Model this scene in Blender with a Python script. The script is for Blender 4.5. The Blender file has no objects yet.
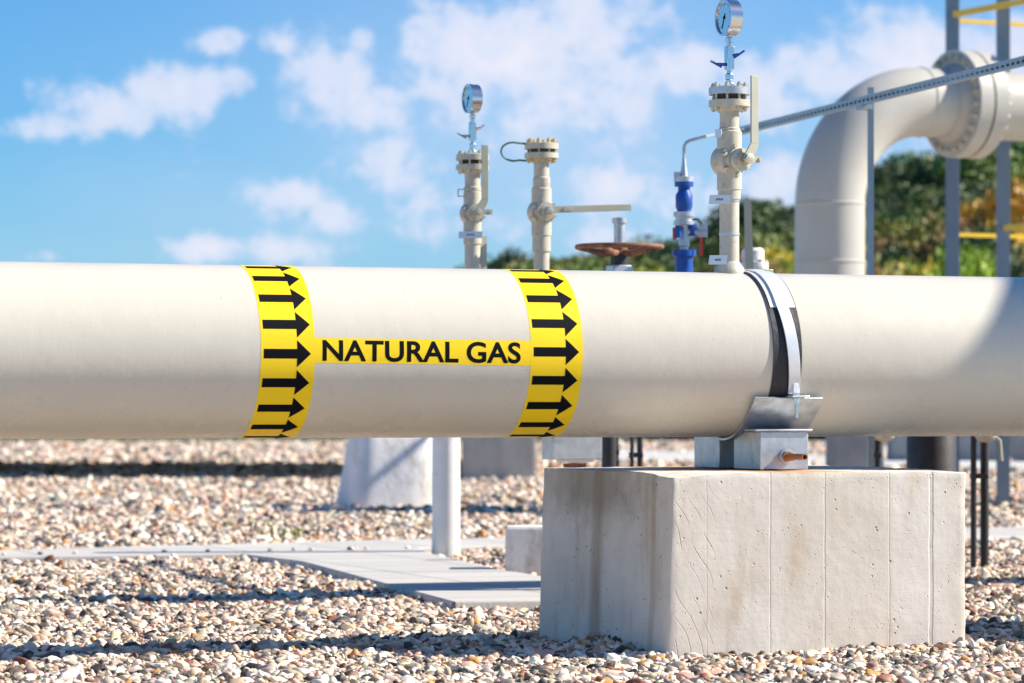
import bpy, bmesh, math, random
import numpy as np
from mathutils import Vector, Matrix, noise as mnoise

rnd = random.Random(7)
rad = math.radians
scene = bpy.context.scene
col = scene.collection

# ---------------------------------------------------------------- camera numbers
F = 3390.0          # focal length in pixels at 1024 wide
K = F / 2690.0      # distances below are noted for the shorter lens and stretched by K
ZC = 0.70           # eye height
YH = 412.0          # horizon row


def at(px, py, d):
    d = d * K
    return Vector(((px - 512) / F * d, d, ZC + (YH - py) / F * d))


def foot(px, d):
    """ground point at noted distance d"""
    return Vector(((px - 512) / F * d * K, d * K, 0))


def px_of(p):
    return (512 + p[0] / p[1] * F, YH - (p[2] - ZC) / p[1] * F)


# axis of the near pipeline
A = Vector((0.9367, 0.3502, 0)).normalized()
M = Vector((-A.y, A.x, 0))          # away from the camera
Z = Vector((0, 0, 1))
A0 = Vector((0, 8.134 * K, 0))
PZ, PR = 0.877, 0.254


def uv(u, v, z=0.0):
    return A0 + A * u + M * v + Z * z


def surf(s, psi, r=PR):
    return A0 + A * s - M * (r * math.cos(psi)) + Z * (PZ + r * math.sin(psi))


def solve_s(px, psi=0.0, r=PR):
    lo, hi = -3.0, 3.0
    for _ in range(50):
        m = (lo + hi) / 2
        if px_of(surf(m, psi, r))[0] < px:
            lo = m
        else:
            hi = m
    return (lo + hi) / 2


# ---------------------------------------------------------------- materials
def new_mat(name):
    m = bpy.data.materials.new(name)
    m.use_nodes = True
    nt = m.node_tree
    return m, nt, nt.nodes['Principled BSDF']


def mat(name, c, rough=0.5, metal=0.0, var=0.0, vscale=8.0, bump=0.0, bscale=60.0, coat=0.0,
        stain=None, stain_scale=5.0, stain_amt=0.5, stretch=None, spec=None, rvar=0.0):
    m, nt, b = new_mat(name)
    N, L = nt.nodes, nt.links
    tc = N.new('ShaderNodeTexCoord')
    src = tc.outputs['Object']
    if stretch:
        mp = N.new('ShaderNodeMapping')
        mp.inputs['Scale'].default_value = stretch
        L.new(src, mp.inputs[0])
        src = mp.outputs[0]
    b.inputs['Roughness'].default_value = rough
    b.inputs['Metallic'].default_value = metal
    if spec is not None:
        b.inputs['Specular IOR Level'].default_value = spec
    if coat:
        b.inputs['Coat Weight'].default_value = coat
        b.inputs['Coat Roughness'].default_value = 0.2
    cout = None
    if var > 0:
        n = N.new('ShaderNodeTexNoise')
        n.inputs['Scale'].default_value = vscale
        n.inputs['Detail'].default_value = 6
        L.new(src, n.inputs['Vector'])
        r = N.new('ShaderNodeValToRGB')
        r.color_ramp.elements[0].position = 0.3
        r.color_ramp.elements[1].position = 0.7
        r.color_ramp.elements[0].color = tuple(x * (1 - var) for x in c) + (1,)
        r.color_ramp.elements[1].color = tuple(min(1, x * (1 + var)) for x in c) + (1,)
        L.new(n.outputs[0], r.inputs[0])
        cout = r.outputs[0]
        if rvar:
            mr = N.new('ShaderNodeMapRange')
            mr.inputs[3].default_value = rough - rvar
            mr.inputs[4].default_value = rough + rvar
            L.new(n.outputs[0], mr.inputs[0])
            L.new(mr.outputs[0], b.inputs['Roughness'])
    if stain:
        n2 = N.new('ShaderNodeTexNoise')
        n2.inputs['Scale'].default_value = stain_scale
        n2.inputs['Detail'].default_value = 8
        n2.inputs['Roughness'].default_value = 0.7
        L.new(src, n2.inputs['Vector'])
        r2 = N.new('ShaderNodeValToRGB')
        r2.color_ramp.elements[0].position = 0.62 - 0.25 * stain_amt
        r2.color_ramp.elements[1].position = 0.78 - 0.25 * stain_amt
        L.new(n2.outputs[0], r2.inputs[0])
        mx = N.new('ShaderNodeMix')
        mx.data_type = 'RGBA'
        L.new(r2.outputs[0], mx.inputs[0])
        if cout:
            L.new(cout, mx.inputs[6])
        else:
            mx.inputs[6].default_value = tuple(c) + (1,)
        mx.inputs[7].default_value = tuple(stain) + (1,)
        cout = mx.outputs[2]
    if cout:
        L.new(cout, b.inputs['Base Color'])
    else:
        b.inputs['Base Color'].default_value = tuple(c) + (1,)
    if bump > 0:
        n3 = N.new('ShaderNodeTexNoise')
        n3.inputs['Scale'].default_value = bscale
        n3.inputs['Detail'].default_value = 4
        L.new(tc.outputs['Object'], n3.inputs['Vector'])
        bp = N.new('ShaderNodeBump')
        bp.inputs['Strength'].default_value = bump
        bp.inputs['Distance'].default_value = 0.01
        L.new(n3.outputs[0], bp.inputs['Height'])
        L.new(bp.outputs[0], b.inputs['Normal'])
    return m


MAT = {}
MAT['pipe'] = mat('cream_pipe_paint', (0.615, 0.578, 0.49), 0.27, var=0.02, vscale=3, bump=0.028, bscale=140,
                  stain=(0.60, 0.56, 0.48), stain_scale=14, stain_amt=0.05)


def pipe_paint():
    m = MAT['pipe']
    nt = m.node_tree
    N, L = nt.nodes, nt.links
    b = N['Principled BSDF']
    tc = N.new('ShaderNodeTexCoord')
    rot = N.new('ShaderNodeMapping')
    rot.inputs['Rotation'].default_value = (0, 0, -math.atan2(A.y, A.x))
    L.new(tc.outputs['Object'], rot.inputs[0])

    def nz(scale, sc, detail=4):
        mp = N.new('ShaderNodeMapping')
        mp.inputs['Scale'].default_value = sc
        L.new(rot.outputs[0], mp.inputs[0])
        n = N.new('ShaderNodeTexNoise')
        n.inputs['Scale'].default_value = scale
        n.inputs['Detail'].default_value = detail
        L.new(mp.outputs[0], n.inputs['Vector'])
        return n.outputs[0]

    def ramp(v, a_, b_, lo_, hi_):
        r = N.new('ShaderNodeMapRange')
        r.inputs[1].default_value, r.inputs[2].default_value = a_, b_
        r.inputs[3].default_value, r.inputs[4].default_value = lo_, hi_
        L.new(v, r.inputs[0])
        return r.outputs[0]
    streak = nz(1.0, (190, 5, 5), 3)           # brush and spray marks running round the pipe
    blot = nz(6, (1, 1, 1), 6)
    old = b.inputs['Base Color'].links[0].from_socket
    prev = old
    for f, colr in ((ramp(streak, 0.35, 0.75, 0.0, 0.09), (0.54, 0.50, 0.42)), (ramp(blot, 0.54, 0.8, 0.0, 0.35), (0.57, 0.53, 0.45)),
                    (ramp(nz(55, (1, 1, 1), 2), 0.74, 0.79, 0.0, 0.4), (0.36, 0.31, 0.24))):
        mx = N.new('ShaderNodeMix')
        mx.data_type = 'RGBA'
        L.new(f, mx.inputs[0])
        L.new(prev, mx.inputs[6])
        mx.inputs[7].default_value = colr + (1,)
        prev = mx.outputs[2]
    L.new(prev, b.inputs['Base Color'])
    L.new(ramp(blot, 0.3, 0.7, 0.22, 0.36), b.inputs['Roughness'])
    bp = N.new('ShaderNodeBump')
    bp.inputs['Strength'].default_value = 0.06
    bp.inputs['Distance'].default_value = 0.003
    L.new(streak, bp.inputs['Height'])
    bp0 = b.inputs['Normal'].links[0].from_socket
    L.new(bp0, bp.inputs['Normal'])
    wave = N.new('ShaderNodeBump')
    wave.inputs['Strength'].default_value = 0.25
    wave.inputs['Distance'].default_value = 0.006
    L.new(nz(9, (1, 1, 1), 2), wave.inputs['Height'])
    L.new(bp.outputs[0], wave.inputs['Normal'])
    L.new(wave.outputs[0], b.inputs['Normal'])


pipe_paint()
MAT['fitting'] = mat('beige_fitting_paint', (0.50, 0.47, 0.385), 0.42, var=0.10, vscale=30, bump=0.1, bscale=120,
                     stain=(0.36, 0.29, 0.18), stain_scale=35, stain_amt=0.25)
MAT['farpipe'] = mat('white_pipe_paint', (0.47, 0.455, 0.405), 0.36, var=0.05, vscale=4, bump=0.05)
MAT['lever'] = mat('lever_paint', (0.42, 0.42, 0.33), 0.45, var=0.06, vscale=20)
MAT['galv'] = mat('galvanised_steel', (0.50, 0.53, 0.56), 0.42, metal=0.75, var=0.14, vscale=28, bump=0.06, bscale=70,
                  stain=(0.36, 0.38, 0.40), stain_scale=16, stain_amt=0.3)
MAT['galvlight'] = mat('bright_strap_steel', (0.74, 0.76, 0.79), 0.38, metal=0.35, var=0.06, vscale=40, bump=0.04)
MAT['chrome'] = mat('stainless_steel', (0.62, 0.62, 0.63), 0.22, metal=1.0, var=0.05, vscale=60)
MAT['bolt'] = mat('zinc_bolt', (0.55, 0.52, 0.42), 0.4, metal=0.7, var=0.2, vscale=90, stain=(0.36, 0.20, 0.07),
                  stain_scale=60, stain_amt=0.3)
MAT['brassbolt'] = mat('yellow_zinc_bolt', (0.58, 0.44, 0.20), 0.45, metal=0.4, var=0.2, vscale=90)
MAT['gasket'] = mat('dark_gasket', (0.06, 0.045, 0.03), 0.8)
MAT['rubber'] = mat('black_rubber', (0.018, 0.02, 0.024), 0.55, var=0.2, vscale=30, bump=0.15)
MAT['black'] = mat('black_coating', (0.022, 0.022, 0.026), 0.55, var=0.3, vscale=20, bump=0.1)
MAT['rust'] = mat('rusty_iron', (0.17, 0.075, 0.045), 0.75, var=0.35, vscale=25, bump=0.3, stain=(0.32, 0.14, 0.06),
                  stain_scale=30, stain_amt=0.5)
MAT['copper'] = mat('copper_rust', (0.42, 0.19, 0.09), 0.5, metal=0.3, var=0.3, vscale=80)
MAT['yellow'] = mat('yellow_tape', (0.95, 0.66, 0.0), 0.38, var=0.02, vscale=6, bump=0.05, bscale=90)
MAT['ink'] = mat('black_tape_ink', (0.004, 0.005, 0.008), 0.6, spec=0.08)
MAT['yellowpaint'] = mat('yellow_rail_paint', (0.78, 0.50, 0.02), 0.45, var=0.06)
MAT['column'] = mat('grey_blue_steel', (0.18, 0.25, 0.33), 0.5, metal=0.1, var=0.06)
MAT['columnlight'] = mat('zinc_post', (0.33, 0.40, 0.44), 0.45, metal=0.5, var=0.1)
MAT['blue'] = mat('blue_valve_paint', (0.003, 0.07, 0.36), 0.4, var=0.2, vscale=25, stain=(0.05, 0.06, 0.12), stain_scale=30, stain_amt=0.2)
MAT['red'] = mat('red_tag', (0.55, 0.06, 0.03), 0.6)
MAT['green'] = mat('green_cable', (0.02, 0.11, 0.08), 0.5)
MAT['tagplate'] = mat('pale_tag_plate', (0.56, 0.66, 0.76), 0.35, metal=0.2, var=0.05)
MAT['dial'] = mat('dial_white', (0.78, 0.84, 0.88), 0.2)
MAT['white'] = mat('white_paint', (0.72, 0.72, 0.70), 0.5, var=0.05, vscale=9, bump=0.1, stain=(0.38, 0.35, 0.30),
                   stain_scale=6, stain_amt=0.2)
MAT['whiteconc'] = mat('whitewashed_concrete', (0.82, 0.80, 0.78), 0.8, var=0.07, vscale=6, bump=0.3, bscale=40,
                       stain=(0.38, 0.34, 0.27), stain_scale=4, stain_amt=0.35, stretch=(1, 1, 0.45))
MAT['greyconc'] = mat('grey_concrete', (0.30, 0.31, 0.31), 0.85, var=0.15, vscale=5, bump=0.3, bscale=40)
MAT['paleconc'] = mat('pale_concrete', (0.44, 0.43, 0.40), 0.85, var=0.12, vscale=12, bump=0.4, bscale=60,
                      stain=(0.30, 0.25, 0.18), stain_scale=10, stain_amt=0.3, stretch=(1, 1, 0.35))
MAT['bark'] = mat('bark', (0.09, 0.065, 0.045), 0.9, var=0.3, vscale=5)
MAT['roadmat'] = mat('pale_road', (0.50, 0.50, 0.48), 0.9, var=0.06, vscale=1.5)


# concrete of the big foundation block, board-marked, stained, with bug holes
def block_material():
    m, nt, b = new_mat('board_marked_concrete')
    N, L = nt.nodes, nt.links
    tc = N.new('ShaderNodeTexCoord')
    O = tc.outputs['Object']
    sep = N.new('ShaderNodeSeparateXYZ')
    L.new(O, sep.inputs[0])

    def math_(op, a, bb=None, c=None):
        n = N.new('ShaderNodeMath')
        n.operation = op
        for i, v in enumerate((a, bb, c)):
            if v is None:
                continue
            if isinstance(v, (int, float)):
                n.inputs[i].default_value = v
            else:
                L.new(v, n.inputs[i])
        return n.outputs[0]

    def noise_(scale, vec_scale=(1, 1, 1), detail=5, rough=0.6, loc=(0, 0, 0)):
        mp = N.new('ShaderNodeMapping')
        mp.inputs['Scale'].default_value = vec_scale
        mp.inputs['Location'].default_value = loc
        L.new(O, mp.inputs[0])
        n = N.new('ShaderNodeTexNoise')
        n.inputs['Scale'].default_value = scale
        n.inputs['Detail'].default_value = detail
        n.inputs['Roughness'].default_value = rough
        L.new(mp.outputs[0], n.inputs['Vector'])
        return n.outputs[0]

    def smooth(v, a, bb):
        n = N.new('ShaderNodeMapRange')
        n.interpolation_type = 'SMOOTHSTEP'
        n.inputs[1].default_value = a
        n.inputs[2].default_value = bb
        L.new(v, n.inputs[0])
        return n.outputs[0]

    def mixc(f, a, bb):
        n = N.new('ShaderNodeMix')
        n.data_type = 'RGBA'
        L.new(f, n.inputs[0])
        for i, v in ((6, a), (7, bb)):
            if isinstance(v, tuple):
                n.inputs[i].default_value = v + (1,)
            else:
                L.new(v, n.inputs[i])
        return n.outputs[2]

    base = mixc(smooth(noise_(4), 0.3, 0.7), (0.62, 0.58, 0.51), (0.70, 0.665, 0.60))
    # every shuttering board its own slight tone
    bx = math_('FLOOR', math_('MULTIPLY', sep.outputs[0], 5.4))
    wn = N.new('ShaderNodeTexWhiteNoise')
    wn.noise_dimensions = '1D'
    L.new(bx, wn.inputs['W'])
    base = mixc(math_('MULTIPLY', wn.outputs[0], 0.3), base, (0.56, 0.48, 0.37))
    # fine horizontal saw grain
    grain = noise_(60, (0.12, 0.12, 2.2), 3)
    base = mixc(math_('MULTIPLY', smooth(grain, 0.45, 0.7), 0.10), base, (0.42, 0.38, 0.32))
    # vertical run stains, long streaks
    st = noise_(6, (1.3, 1.6, 0.35), 6, 0.65)
    base = mixc(math_('MULTIPLY', smooth(st, 0.48, 0.76), 0.55), base, (0.42, 0.31, 0.18))
    st2 = noise_(7, (1.2, 1.5, 0.45), 6, 0.65, (3, 7, 1))
    base = mixc(math_('MULTIPLY', smooth(st2, 0.54, 0.8), 0.35), base, (0.33, 0.32, 0.29))
    # damp stain on the left face near the top
    isleft = math_('LESS_THAN', sep.outputs[0], 0.012)
    dy = math_('MULTIPLY', math_('SUBTRACT', sep.outputs[1], 0.55), 2.2)
    dz = math_('MULTIPLY', math_('SUBTRACT', sep.outputs[2], 0.47), 8.0)
    dd = math_('SQRT', math_('ADD', math_('MULTIPLY', dy, dy), math_('MULTIPLY', dz, dz)))
    dn = math_('ADD', dd, math_('MULTIPLY', math_('SUBTRACT', noise_(12), 0.5), 1.2))
    damp = math_('MULTIPLY', math_('SUBTRACT', 1.0, smooth(dn, 0.2, 1.3)), math_('MULTIPLY', isleft, 0.6))
    base = mixc(damp, base, (0.17, 0.135, 0.09))
    # broad brown run below the damp
    for yc, w, amt in ((0.52, 0.06, 0.5), (0.98, 0.035, 0.4), (0.12, 0.03, 0.35)):
        rr = math_('ABSOLUTE', math_('SUBTRACT', math_('ADD', sep.outputs[1], math_('MULTIPLY', noise_(6, (1, 1, .4)), 0.05)), yc + 0.025))
        f = math_('MULTIPLY', math_('SUBTRACT', 1.0, smooth(rr, w * 0.3, w)), math_('MULTIPLY', isleft, amt))
        base = mixc(f, base, (0.25, 0.19, 0.12))
    # rust bleeding from the steel feet over the top edge
    top = smooth(sep.outputs[2], 0.515, 0.523)
    rx = math_('ABSOLUTE', math_('SUBTRACT', sep.outputs[0], 0.43))
    rs = math_('MULTIPLY', math_('SUBTRACT', 1.0, smooth(math_('ADD', rx, math_('MULTIPLY', noise_(14), 0.1)), 0.16, 0.26)), top)
    base = mixc(math_('MULTIPLY', rs, 0.75), base, (0.48, 0.20, 0.05))
    # bug holes
    vo = N.new('ShaderNodeTexVoronoi')
    vo.inputs['Scale'].default_value = 26
    L.new(O, vo.inputs['Vector'])
    gate = smooth(noise_(9, (1, 1, 1), 2, 0.5, (5, 5, 5)), 0.44, 0.56)
    holes = math_('MULTIPLY', math_('SUBTRACT', 1.0, smooth(vo.outputs['Distance'], 0.06, 0.13)), gate)
    vo2 = N.new('ShaderNodeTexVoronoi')
    vo2.inputs['Scale'].default_value = 75
    L.new(O, vo2.inputs['Vector'])
    gate2 = smooth(noise_(13, (1, 1, 1), 2, 0.5, (1, 6, 2)), 0.50, 0.58)
    holes = math_('MAXIMUM', holes, math_('MULTIPLY', math_('MULTIPLY', math_('SUBTRACT', 1.0, smooth(vo2.outputs['Distance'], 0.08, 0.2)), gate2), 0.7))
    base = mixc(math_('MULTIPLY', holes, 0.75), base, (0.16, 0.12, 0.09))
    # board seams on the front
    seam = None
    for xs, w in ((0.325, 0.0016), (0.508, 0.0018), (0.728, 0.0014), (0.872, 0.0045), (0.115, 0.001)):
        a_ = math_('ABSOLUTE', math_('SUBTRACT', math_('ADD', sep.outputs[0], math_('MULTIPLY', noise_(9, (0.2, 0.2, 1), 5), 0.010)), xs + 0.005))
        s_ = math_('SUBTRACT', 1.0, smooth(a_, w, w * 1.9))
        seam = s_ if seam is None else math_('MAXIMUM', seam, s_)
    base = mixc(math_('MULTIPLY', seam, 0.22), base, (0.30, 0.26, 0.21))
    # curved plank grain beside the left edge of the front
    mpw = N.new('ShaderNodeMapping')
    mpw.inputs['Rotation'].default_value = (0, rad(26), 0)
    L.new(O, mpw.inputs[0])
    wv = N.new('ShaderNodeTexWave')
    wv.inputs['Scale'].default_value = 8.5
    wv.inputs['Distortion'].default_value = 7.0
    wv.inputs['Detail'].default_value = 1.0
    wv.inputs['Detail Scale'].default_value = 0.6
    L.new(mpw.outputs[0], wv.inputs['Vector'])
    isplank = math_('MULTIPLY', math_('SUBTRACT', 1.0, smooth(sep.outputs[0], 0.10, 0.16)), smooth(sep.outputs[0], 0.006, 0.014))
    veins = math_('MULTIPLY', math_('MULTIPLY', smooth(wv.outputs[1], 0.975, 0.998), isplank), smooth(noise_(9, (1, 1, 1), 2, 0.5, (2, 9, 4)), 0.40, 0.56))
    base = mixc(math_('MULTIPLY', veins, 0.65), base, (0.22, 0.18, 0.14))
    L.new(base, b.inputs['Base Color'])
    b.inputs['Roughness'].default_value = 0.88
    h = math_('ADD', math_('MULTIPLY', noise_(30), 0.5), math_('MULTIPLY', grain, 0.10))
    h = math_('SUBTRACT', h, math_('MULTIPLY', holes, 1.6))
    h = math_('SUBTRACT', h, math_('MULTIPLY', seam, 0.45))
    h = math_('SUBTRACT', h, math_('MULTIPLY', veins, 0.35))
    bp = N.new('ShaderNodeBump')
    bp.inputs['Strength'].default_value = 0.55
    bp.inputs['Distance'].default_value = 0.006
    L.new(h, bp.inputs['Height'])
    L.new(bp.outputs[0], b.inputs['Normal'])
    return m


MAT['block'] = block_material()


def pebble_material():
    m, nt, b = new_mat('river_pebbles')
    N, L = nt.nodes, nt.links
    at_ = N.new('ShaderNodeAttribute')
    at_.attribute_type = 'INSTANCER'
    at_.attribute_name = 'pcol'
    tc = N.new('ShaderNodeTexCoord')
    n = N.new('ShaderNodeTexNoise')
    n.inputs['Scale'].default_value = 3.0
    n.inputs['Detail'].default_value = 5
    L.new(tc.outputs['Object'], n.inputs['Vector'])
    mr = N.new('ShaderNodeMapRange')
    mr.inputs[3].default_value = 0.72
    mr.inputs[4].default_value = 1.25
    L.new(n.outputs[0], mr.inputs[0])
    mx = N.new('ShaderNodeMix')
    mx.data_type = 'RGBA'
    mx.blend_type = 'MULTIPLY'
    mx.inputs[0].default_value = 1
    L.new(at_.outputs['Color'], mx.inputs[6])
    L.new(mr.outputs[0], mx.inputs[7])
    L.new(mx.outputs[2], b.inputs['Base Color'])
    b.inputs['Roughness'].default_value = 0.62
    return m


MAT['pebble'] = pebble_material()


def ground_material():
    m, nt, b = new_mat('gravel_ground')
    N, L = nt.nodes, nt.links
    tc = N.new('ShaderNodeTexCoord')
    vo = N.new('ShaderNodeTexVoronoi')
    vo.inputs['Scale'].default_value = 15
    L.new(tc.outputs['Object'], vo.inputs['Vector'])
    sep = N.new('ShaderNodeSeparateColor')
    L.new(vo.outputs['Color'], sep.inputs[0])
    r = N.new('ShaderNodeValToRGB')
    els = [(0, (0.06, 0.065, 0.075)), (0.12, (0.25, 0.23, 0.2)), (0.3, (0.5, 0.34, 0.18)), (0.42, (0.5, 0.45, 0.36)),
           (0.7, (0.62, 0.57, 0.48)), (1, (0.75, 0.72, 0.68))]
    cr = r.color_ramp
    while len(cr.elements) < len(els):
        cr.elements.new(0.5)
    for e, (p, c) in zip(cr.elements, els):
        e.position = p
        e.color = c + (1,)
    L.new(sep.outputs[0], r.inputs[0])
    L.new(r.outputs[0], b.inputs['Base Color'])
    b.inputs['Roughness'].default_value = 0.9
    bp = N.new('ShaderNodeBump')
    bp.inputs['Distance'].default_value = 0.02
    bp.inputs['Strength'].default_value = 0.8
    bp.invert = True
    L.new(vo.outputs['Distance'], bp.inputs['Height'])
    L.new(bp.outputs[0], b.inputs['Normal'])
    return m


MAT['ground'] = ground_material()
MAT['hill'] = mat('hill_grass', (0.07, 0.085, 0.03), 0.95, var=0.3, vscale=0.3)


def leaf_material():
    m, nt, b = new_mat('leaf_clumps')
    N, L = nt.nodes, nt.links
    oi = N.new('ShaderNodeObjectInfo')
    tc = N.new('ShaderNodeTexCoord')
    n = N.new('ShaderNodeTexNoise')
    n.inputs['Scale'].default_value = 1.3
    n.inputs['Detail'].default_value = 4
    L.new(tc.outputs['Object'], n.inputs['Vector'])
    mr = N.new('ShaderNodeMapRange')
    mr.inputs[1].default_value = 0.3
    mr.inputs[2].default_value = 0.7
    mr.inputs[3].default_value = 0.55
    mr.inputs[4].default_value = 1.5
    L.new(n.outputs[0], mr.inputs[0])
    mx = N.new('ShaderNodeMix')
    mx.data_type = 'RGBA'
    mx.blend_type = 'MULTIPLY'
    mx.inputs[0].default_value = 1
    L.new(oi.outputs['Color'], mx.inputs[6])
    L.new(mr.outputs[0], mx.inputs[7])
    L.new(mx.outputs[2], b.inputs['Base Color'])
    b.inputs['Roughness'].default_value = 0.6
    return m


MAT['leaf'] = leaf_material()

# paving: pale slabs with joints
def paving_material():
    m, nt, b = new_mat('paving_slabs')
    N, L = nt.nodes, nt.links
    tc = N.new('ShaderNodeTexCoord')
    br = N.new('ShaderNodeTexBrick')
    br.offset = 0
    br.inputs['Scale'].default_value = 1.0
    br.inputs['Brick Width'].default_value = 0.52
    br.inputs['Row Height'].default_value = 0.37
    br.inputs['Mortar Size'].default_value = 0.006
    br.inputs['Color1'].default_value = (0.45, 0.435, 0.41, 1)
    br.inputs['Color2'].default_value = (0.51, 0.495, 0.465, 1)
    br.inputs['Mortar'].default_value = (0.16, 0.15, 0.14, 1)
    L.new(tc.outputs['Object'], br.inputs['Vector'])
    L.new(br.outputs[0], b.inputs['Base Color'])
    b.inputs['Roughness'].default_value = 0.9
    n = N.new('ShaderNodeTexNoise')
    n.inputs['Scale'].default_value = 80
    L.new(tc.outputs['Object'], n.inputs['Vector'])
    bp = N.new('ShaderNodeBump')
    bp.inputs['Strength'].default_value = 0.3
    bp.inputs['Distance'].default_value = 0.005
    L.new(n.outputs[0], bp.inputs['Height'])
    L.new(bp.outputs[0], b.inputs['Normal'])
    return m


MAT['paving'] = paving_material()


# ---------------------------------------------------------------- mesh helper
def frame(d):
    d = Vector(d).normalized()
    up = Vector((0, 0, 1)) if abs(d.z) < 0.95 else Vector((1, 0, 0))
    u = d.cross(up).normalized()
    return u, u.cross(d).normalized(), d


class MB:
    def __init__(self):
        self.v, self.f, self.m = [], [], []

    def add(self, vs, fs, mi=0):
        o = len(self.v)
        self.v += [Vector(p) for p in vs]
        self.f += [tuple(o + i for i in f) for f in fs]
        self.m += [mi] * len(fs)
        return self

    def box(self, c, size, ax=(Vector((1, 0, 0)), Vector((0, 1, 0)), Vector((0, 0, 1))), mi=0):
        c = Vector(c)
        X, Y, Zz = [Vector(a) * s * 0.5 for a, s in zip(ax, size)]
        vs = [c + X * i + Y * j + Zz * k for k in (-1, 1) for j in (-1, 1) for i in (-1, 1)]
        fs = [(0, 2, 3, 1), (4, 5, 7, 6), (0, 1, 5, 4), (2, 6, 7, 3), (0, 4, 6, 2), (1, 3, 7, 5)]
        return self.add(vs, fs, mi)

    def prism(self, pts, w, mi=0):
        """closed polygon pts (3D) swept by vector w"""
        n = len(pts)
        w = Vector(w)
        vs = [Vector(p) for p in pts] + [Vector(p) + w for p in pts]
        fs = [tuple(range(n))[::-1], tuple(range(n, 2 * n))]
        fs += [(i, (i + 1) % n, n + (i + 1) % n, n + i) for i in range(n)]
        return self.add(vs, fs, mi)

    def lathe(self, p0, d, prof, n=24, mi=0, caps=True):
        p0 = Vector(p0)
        u, w, d = frame(d)
        vs, fs = [], []
        for h, r in prof:
            for i in range(n):
                a = 2 * math.pi * i / n
                vs.append(p0 + d * h + (u * math.cos(a) + w * math.sin(a)) * max(r, 1e-5))
        for k in range(len(prof) - 1):
            for i in range(n):
                j = (i + 1) % n
                fs.append((k * n + i, k * n + j, (k + 1) * n + j, (k + 1) * n + i))
        if caps:
            fs.append(tuple(range(n))[::-1])
            fs.append(tuple((len(prof) - 1) * n + i for i in range(n)))
        return self.add(vs, fs, mi)

    def cyl(self, p0, p1, r, r1=None, n=20, mi=0):
        p0, p1 = Vector(p0), Vector(p1)
        return self.lathe(p0, p1 - p0, [(0, r), ((p1 - p0).length, r if r1 is None else r1)], n, mi)

    def tube(self, pts, r, n=10, mi=0):
        pts = [Vector(p) for p in pts]
        vs, fs = [], []
        pu = None
        for k, p in enumerate(pts):
            t = (pts[min(k + 1, len(pts) - 1)] - pts[max(k - 1, 0)]).normalized()
            if pu is None:
                pu, _, _ = frame(t)
            pu = (pu - t * pu.dot(t)).normalized()
            w = t.cross(pu)
            rr = r[k] if isinstance(r, (list, tuple)) else r
            for i in range(n):
                a = 2 * math.pi * i / n
                vs.append(p + (pu * math.cos(a) + w * math.sin(a)) * rr)
        for k in range(len(pts) - 1):
            for i in range(n):
                j = (i + 1) % n
                fs.append((k * n + i, k * n + j, (k + 1) * n + j, (k + 1) * n + i))
        fs.append(tuple(range(n))[::-1])
        fs.append(tuple((len(pts) - 1) * n + i for i in range(n)))
        return self.add(vs, fs, mi)

    def sphere(self, c, r, n=20, k=12, sc=(1, 1, 1), mi=0):
        c = Vector(c)
        prof = [(-math.cos(math.pi * i / k) * r, math.sin(math.pi * i / k) * r) for i in range(k + 1)]
        o = len(self.v)
        self.lathe((0, 0, 0), (0, 0, 1), prof, n, mi, caps=False)
        for i in range(o, len(self.v)):
            p = self.v[i]
            self.v[i] = c + Vector((p.x * sc[0], p.y * sc[1], p.z * sc[2]))
        return self

    def build(self, name, mats, parent=None, bevel=0.0, sharp=35, loc=None, fix=True):
        me = bpy.data.meshes.new(name)
        off = Vector((0, 0, 0))
        if parent is not None:
            p = parent
            while p is not None:
                off += p.location
                p = p.parent
        if loc is not None:
            off = Vector(loc)
        me.from_pydata([tuple(v - off) for v in self.v], [], self.f)
        if not isinstance(mats, (list, tuple)):
            mats = [mats]
        for mm in mats:
            me.materials.append(MAT[mm] if isinstance(mm, str) else mm)
        me.polygons.foreach_set('material_index', self.m)
        if fix:
            bm = bmesh.new()
            bm.from_mesh(me)
            bmesh.ops.recalc_face_normals(bm, faces=bm.faces)
            bm.to_mesh(me)
            bm.free()
        me.polygons.foreach_set('use_smooth', [True] * len(me.polygons))
        me.set_sharp_from_angle(angle=rad(sharp))
        ob = bpy.data.objects.new(name, me)
        col.objects.link(ob)
        if parent is not None:
            ob.parent = parent
        if loc is not None:
            ob.location = loc
        if bevel > 0:
            bv = ob.modifiers.new('bevel', 'BEVEL')
            bv.width = bevel
            bv.segments = 2
            bv.limit_method = 'ANGLE'
            bv.angle_limit = rad(40)
        return ob


def tag(o, label, cat=None, group=None, kind=None):
    if label:
        o['label'] = label
    if cat:
        o['category'] = cat
    if group:
        o['group'] = group
    if kind:
        o['kind'] = kind
    return o


def thing(name, loc, label, cat, group=None):
    o = bpy.data.objects.new(name, None)
    o.empty_display_size = 0.1
    o.location = loc
    col.objects.link(o)
    return tag(o, label, cat, group)


def copy_tree(o, parent=None):
    c = o.copy()
    col.objects.link(c)
    c.parent = parent
    for ch in list(o.children):
        copy_tree(ch, c)
    return c


# ================================================================ ground
def hill_z(x, y):
    t = min(1, max(0, (y - 82) / 83))
    k = min(1, max(0, (x / max(y, 1) - 0.02) / 0.10))
    k = k * k * (3 - 2 * k)
    return t * (5.0 + 5.0 * k)


mb = MB()
mb.add([(-400, -60, -0.038), (400, -60, -0.038), (400, 84, -0.038), (-400, 84, -0.038)], [(0, 1, 2, 3)])
g = mb.build('ground', 'ground', fix=False)
tag(g, 'pale gravel ground of the gas station yard', kind='structure')

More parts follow.
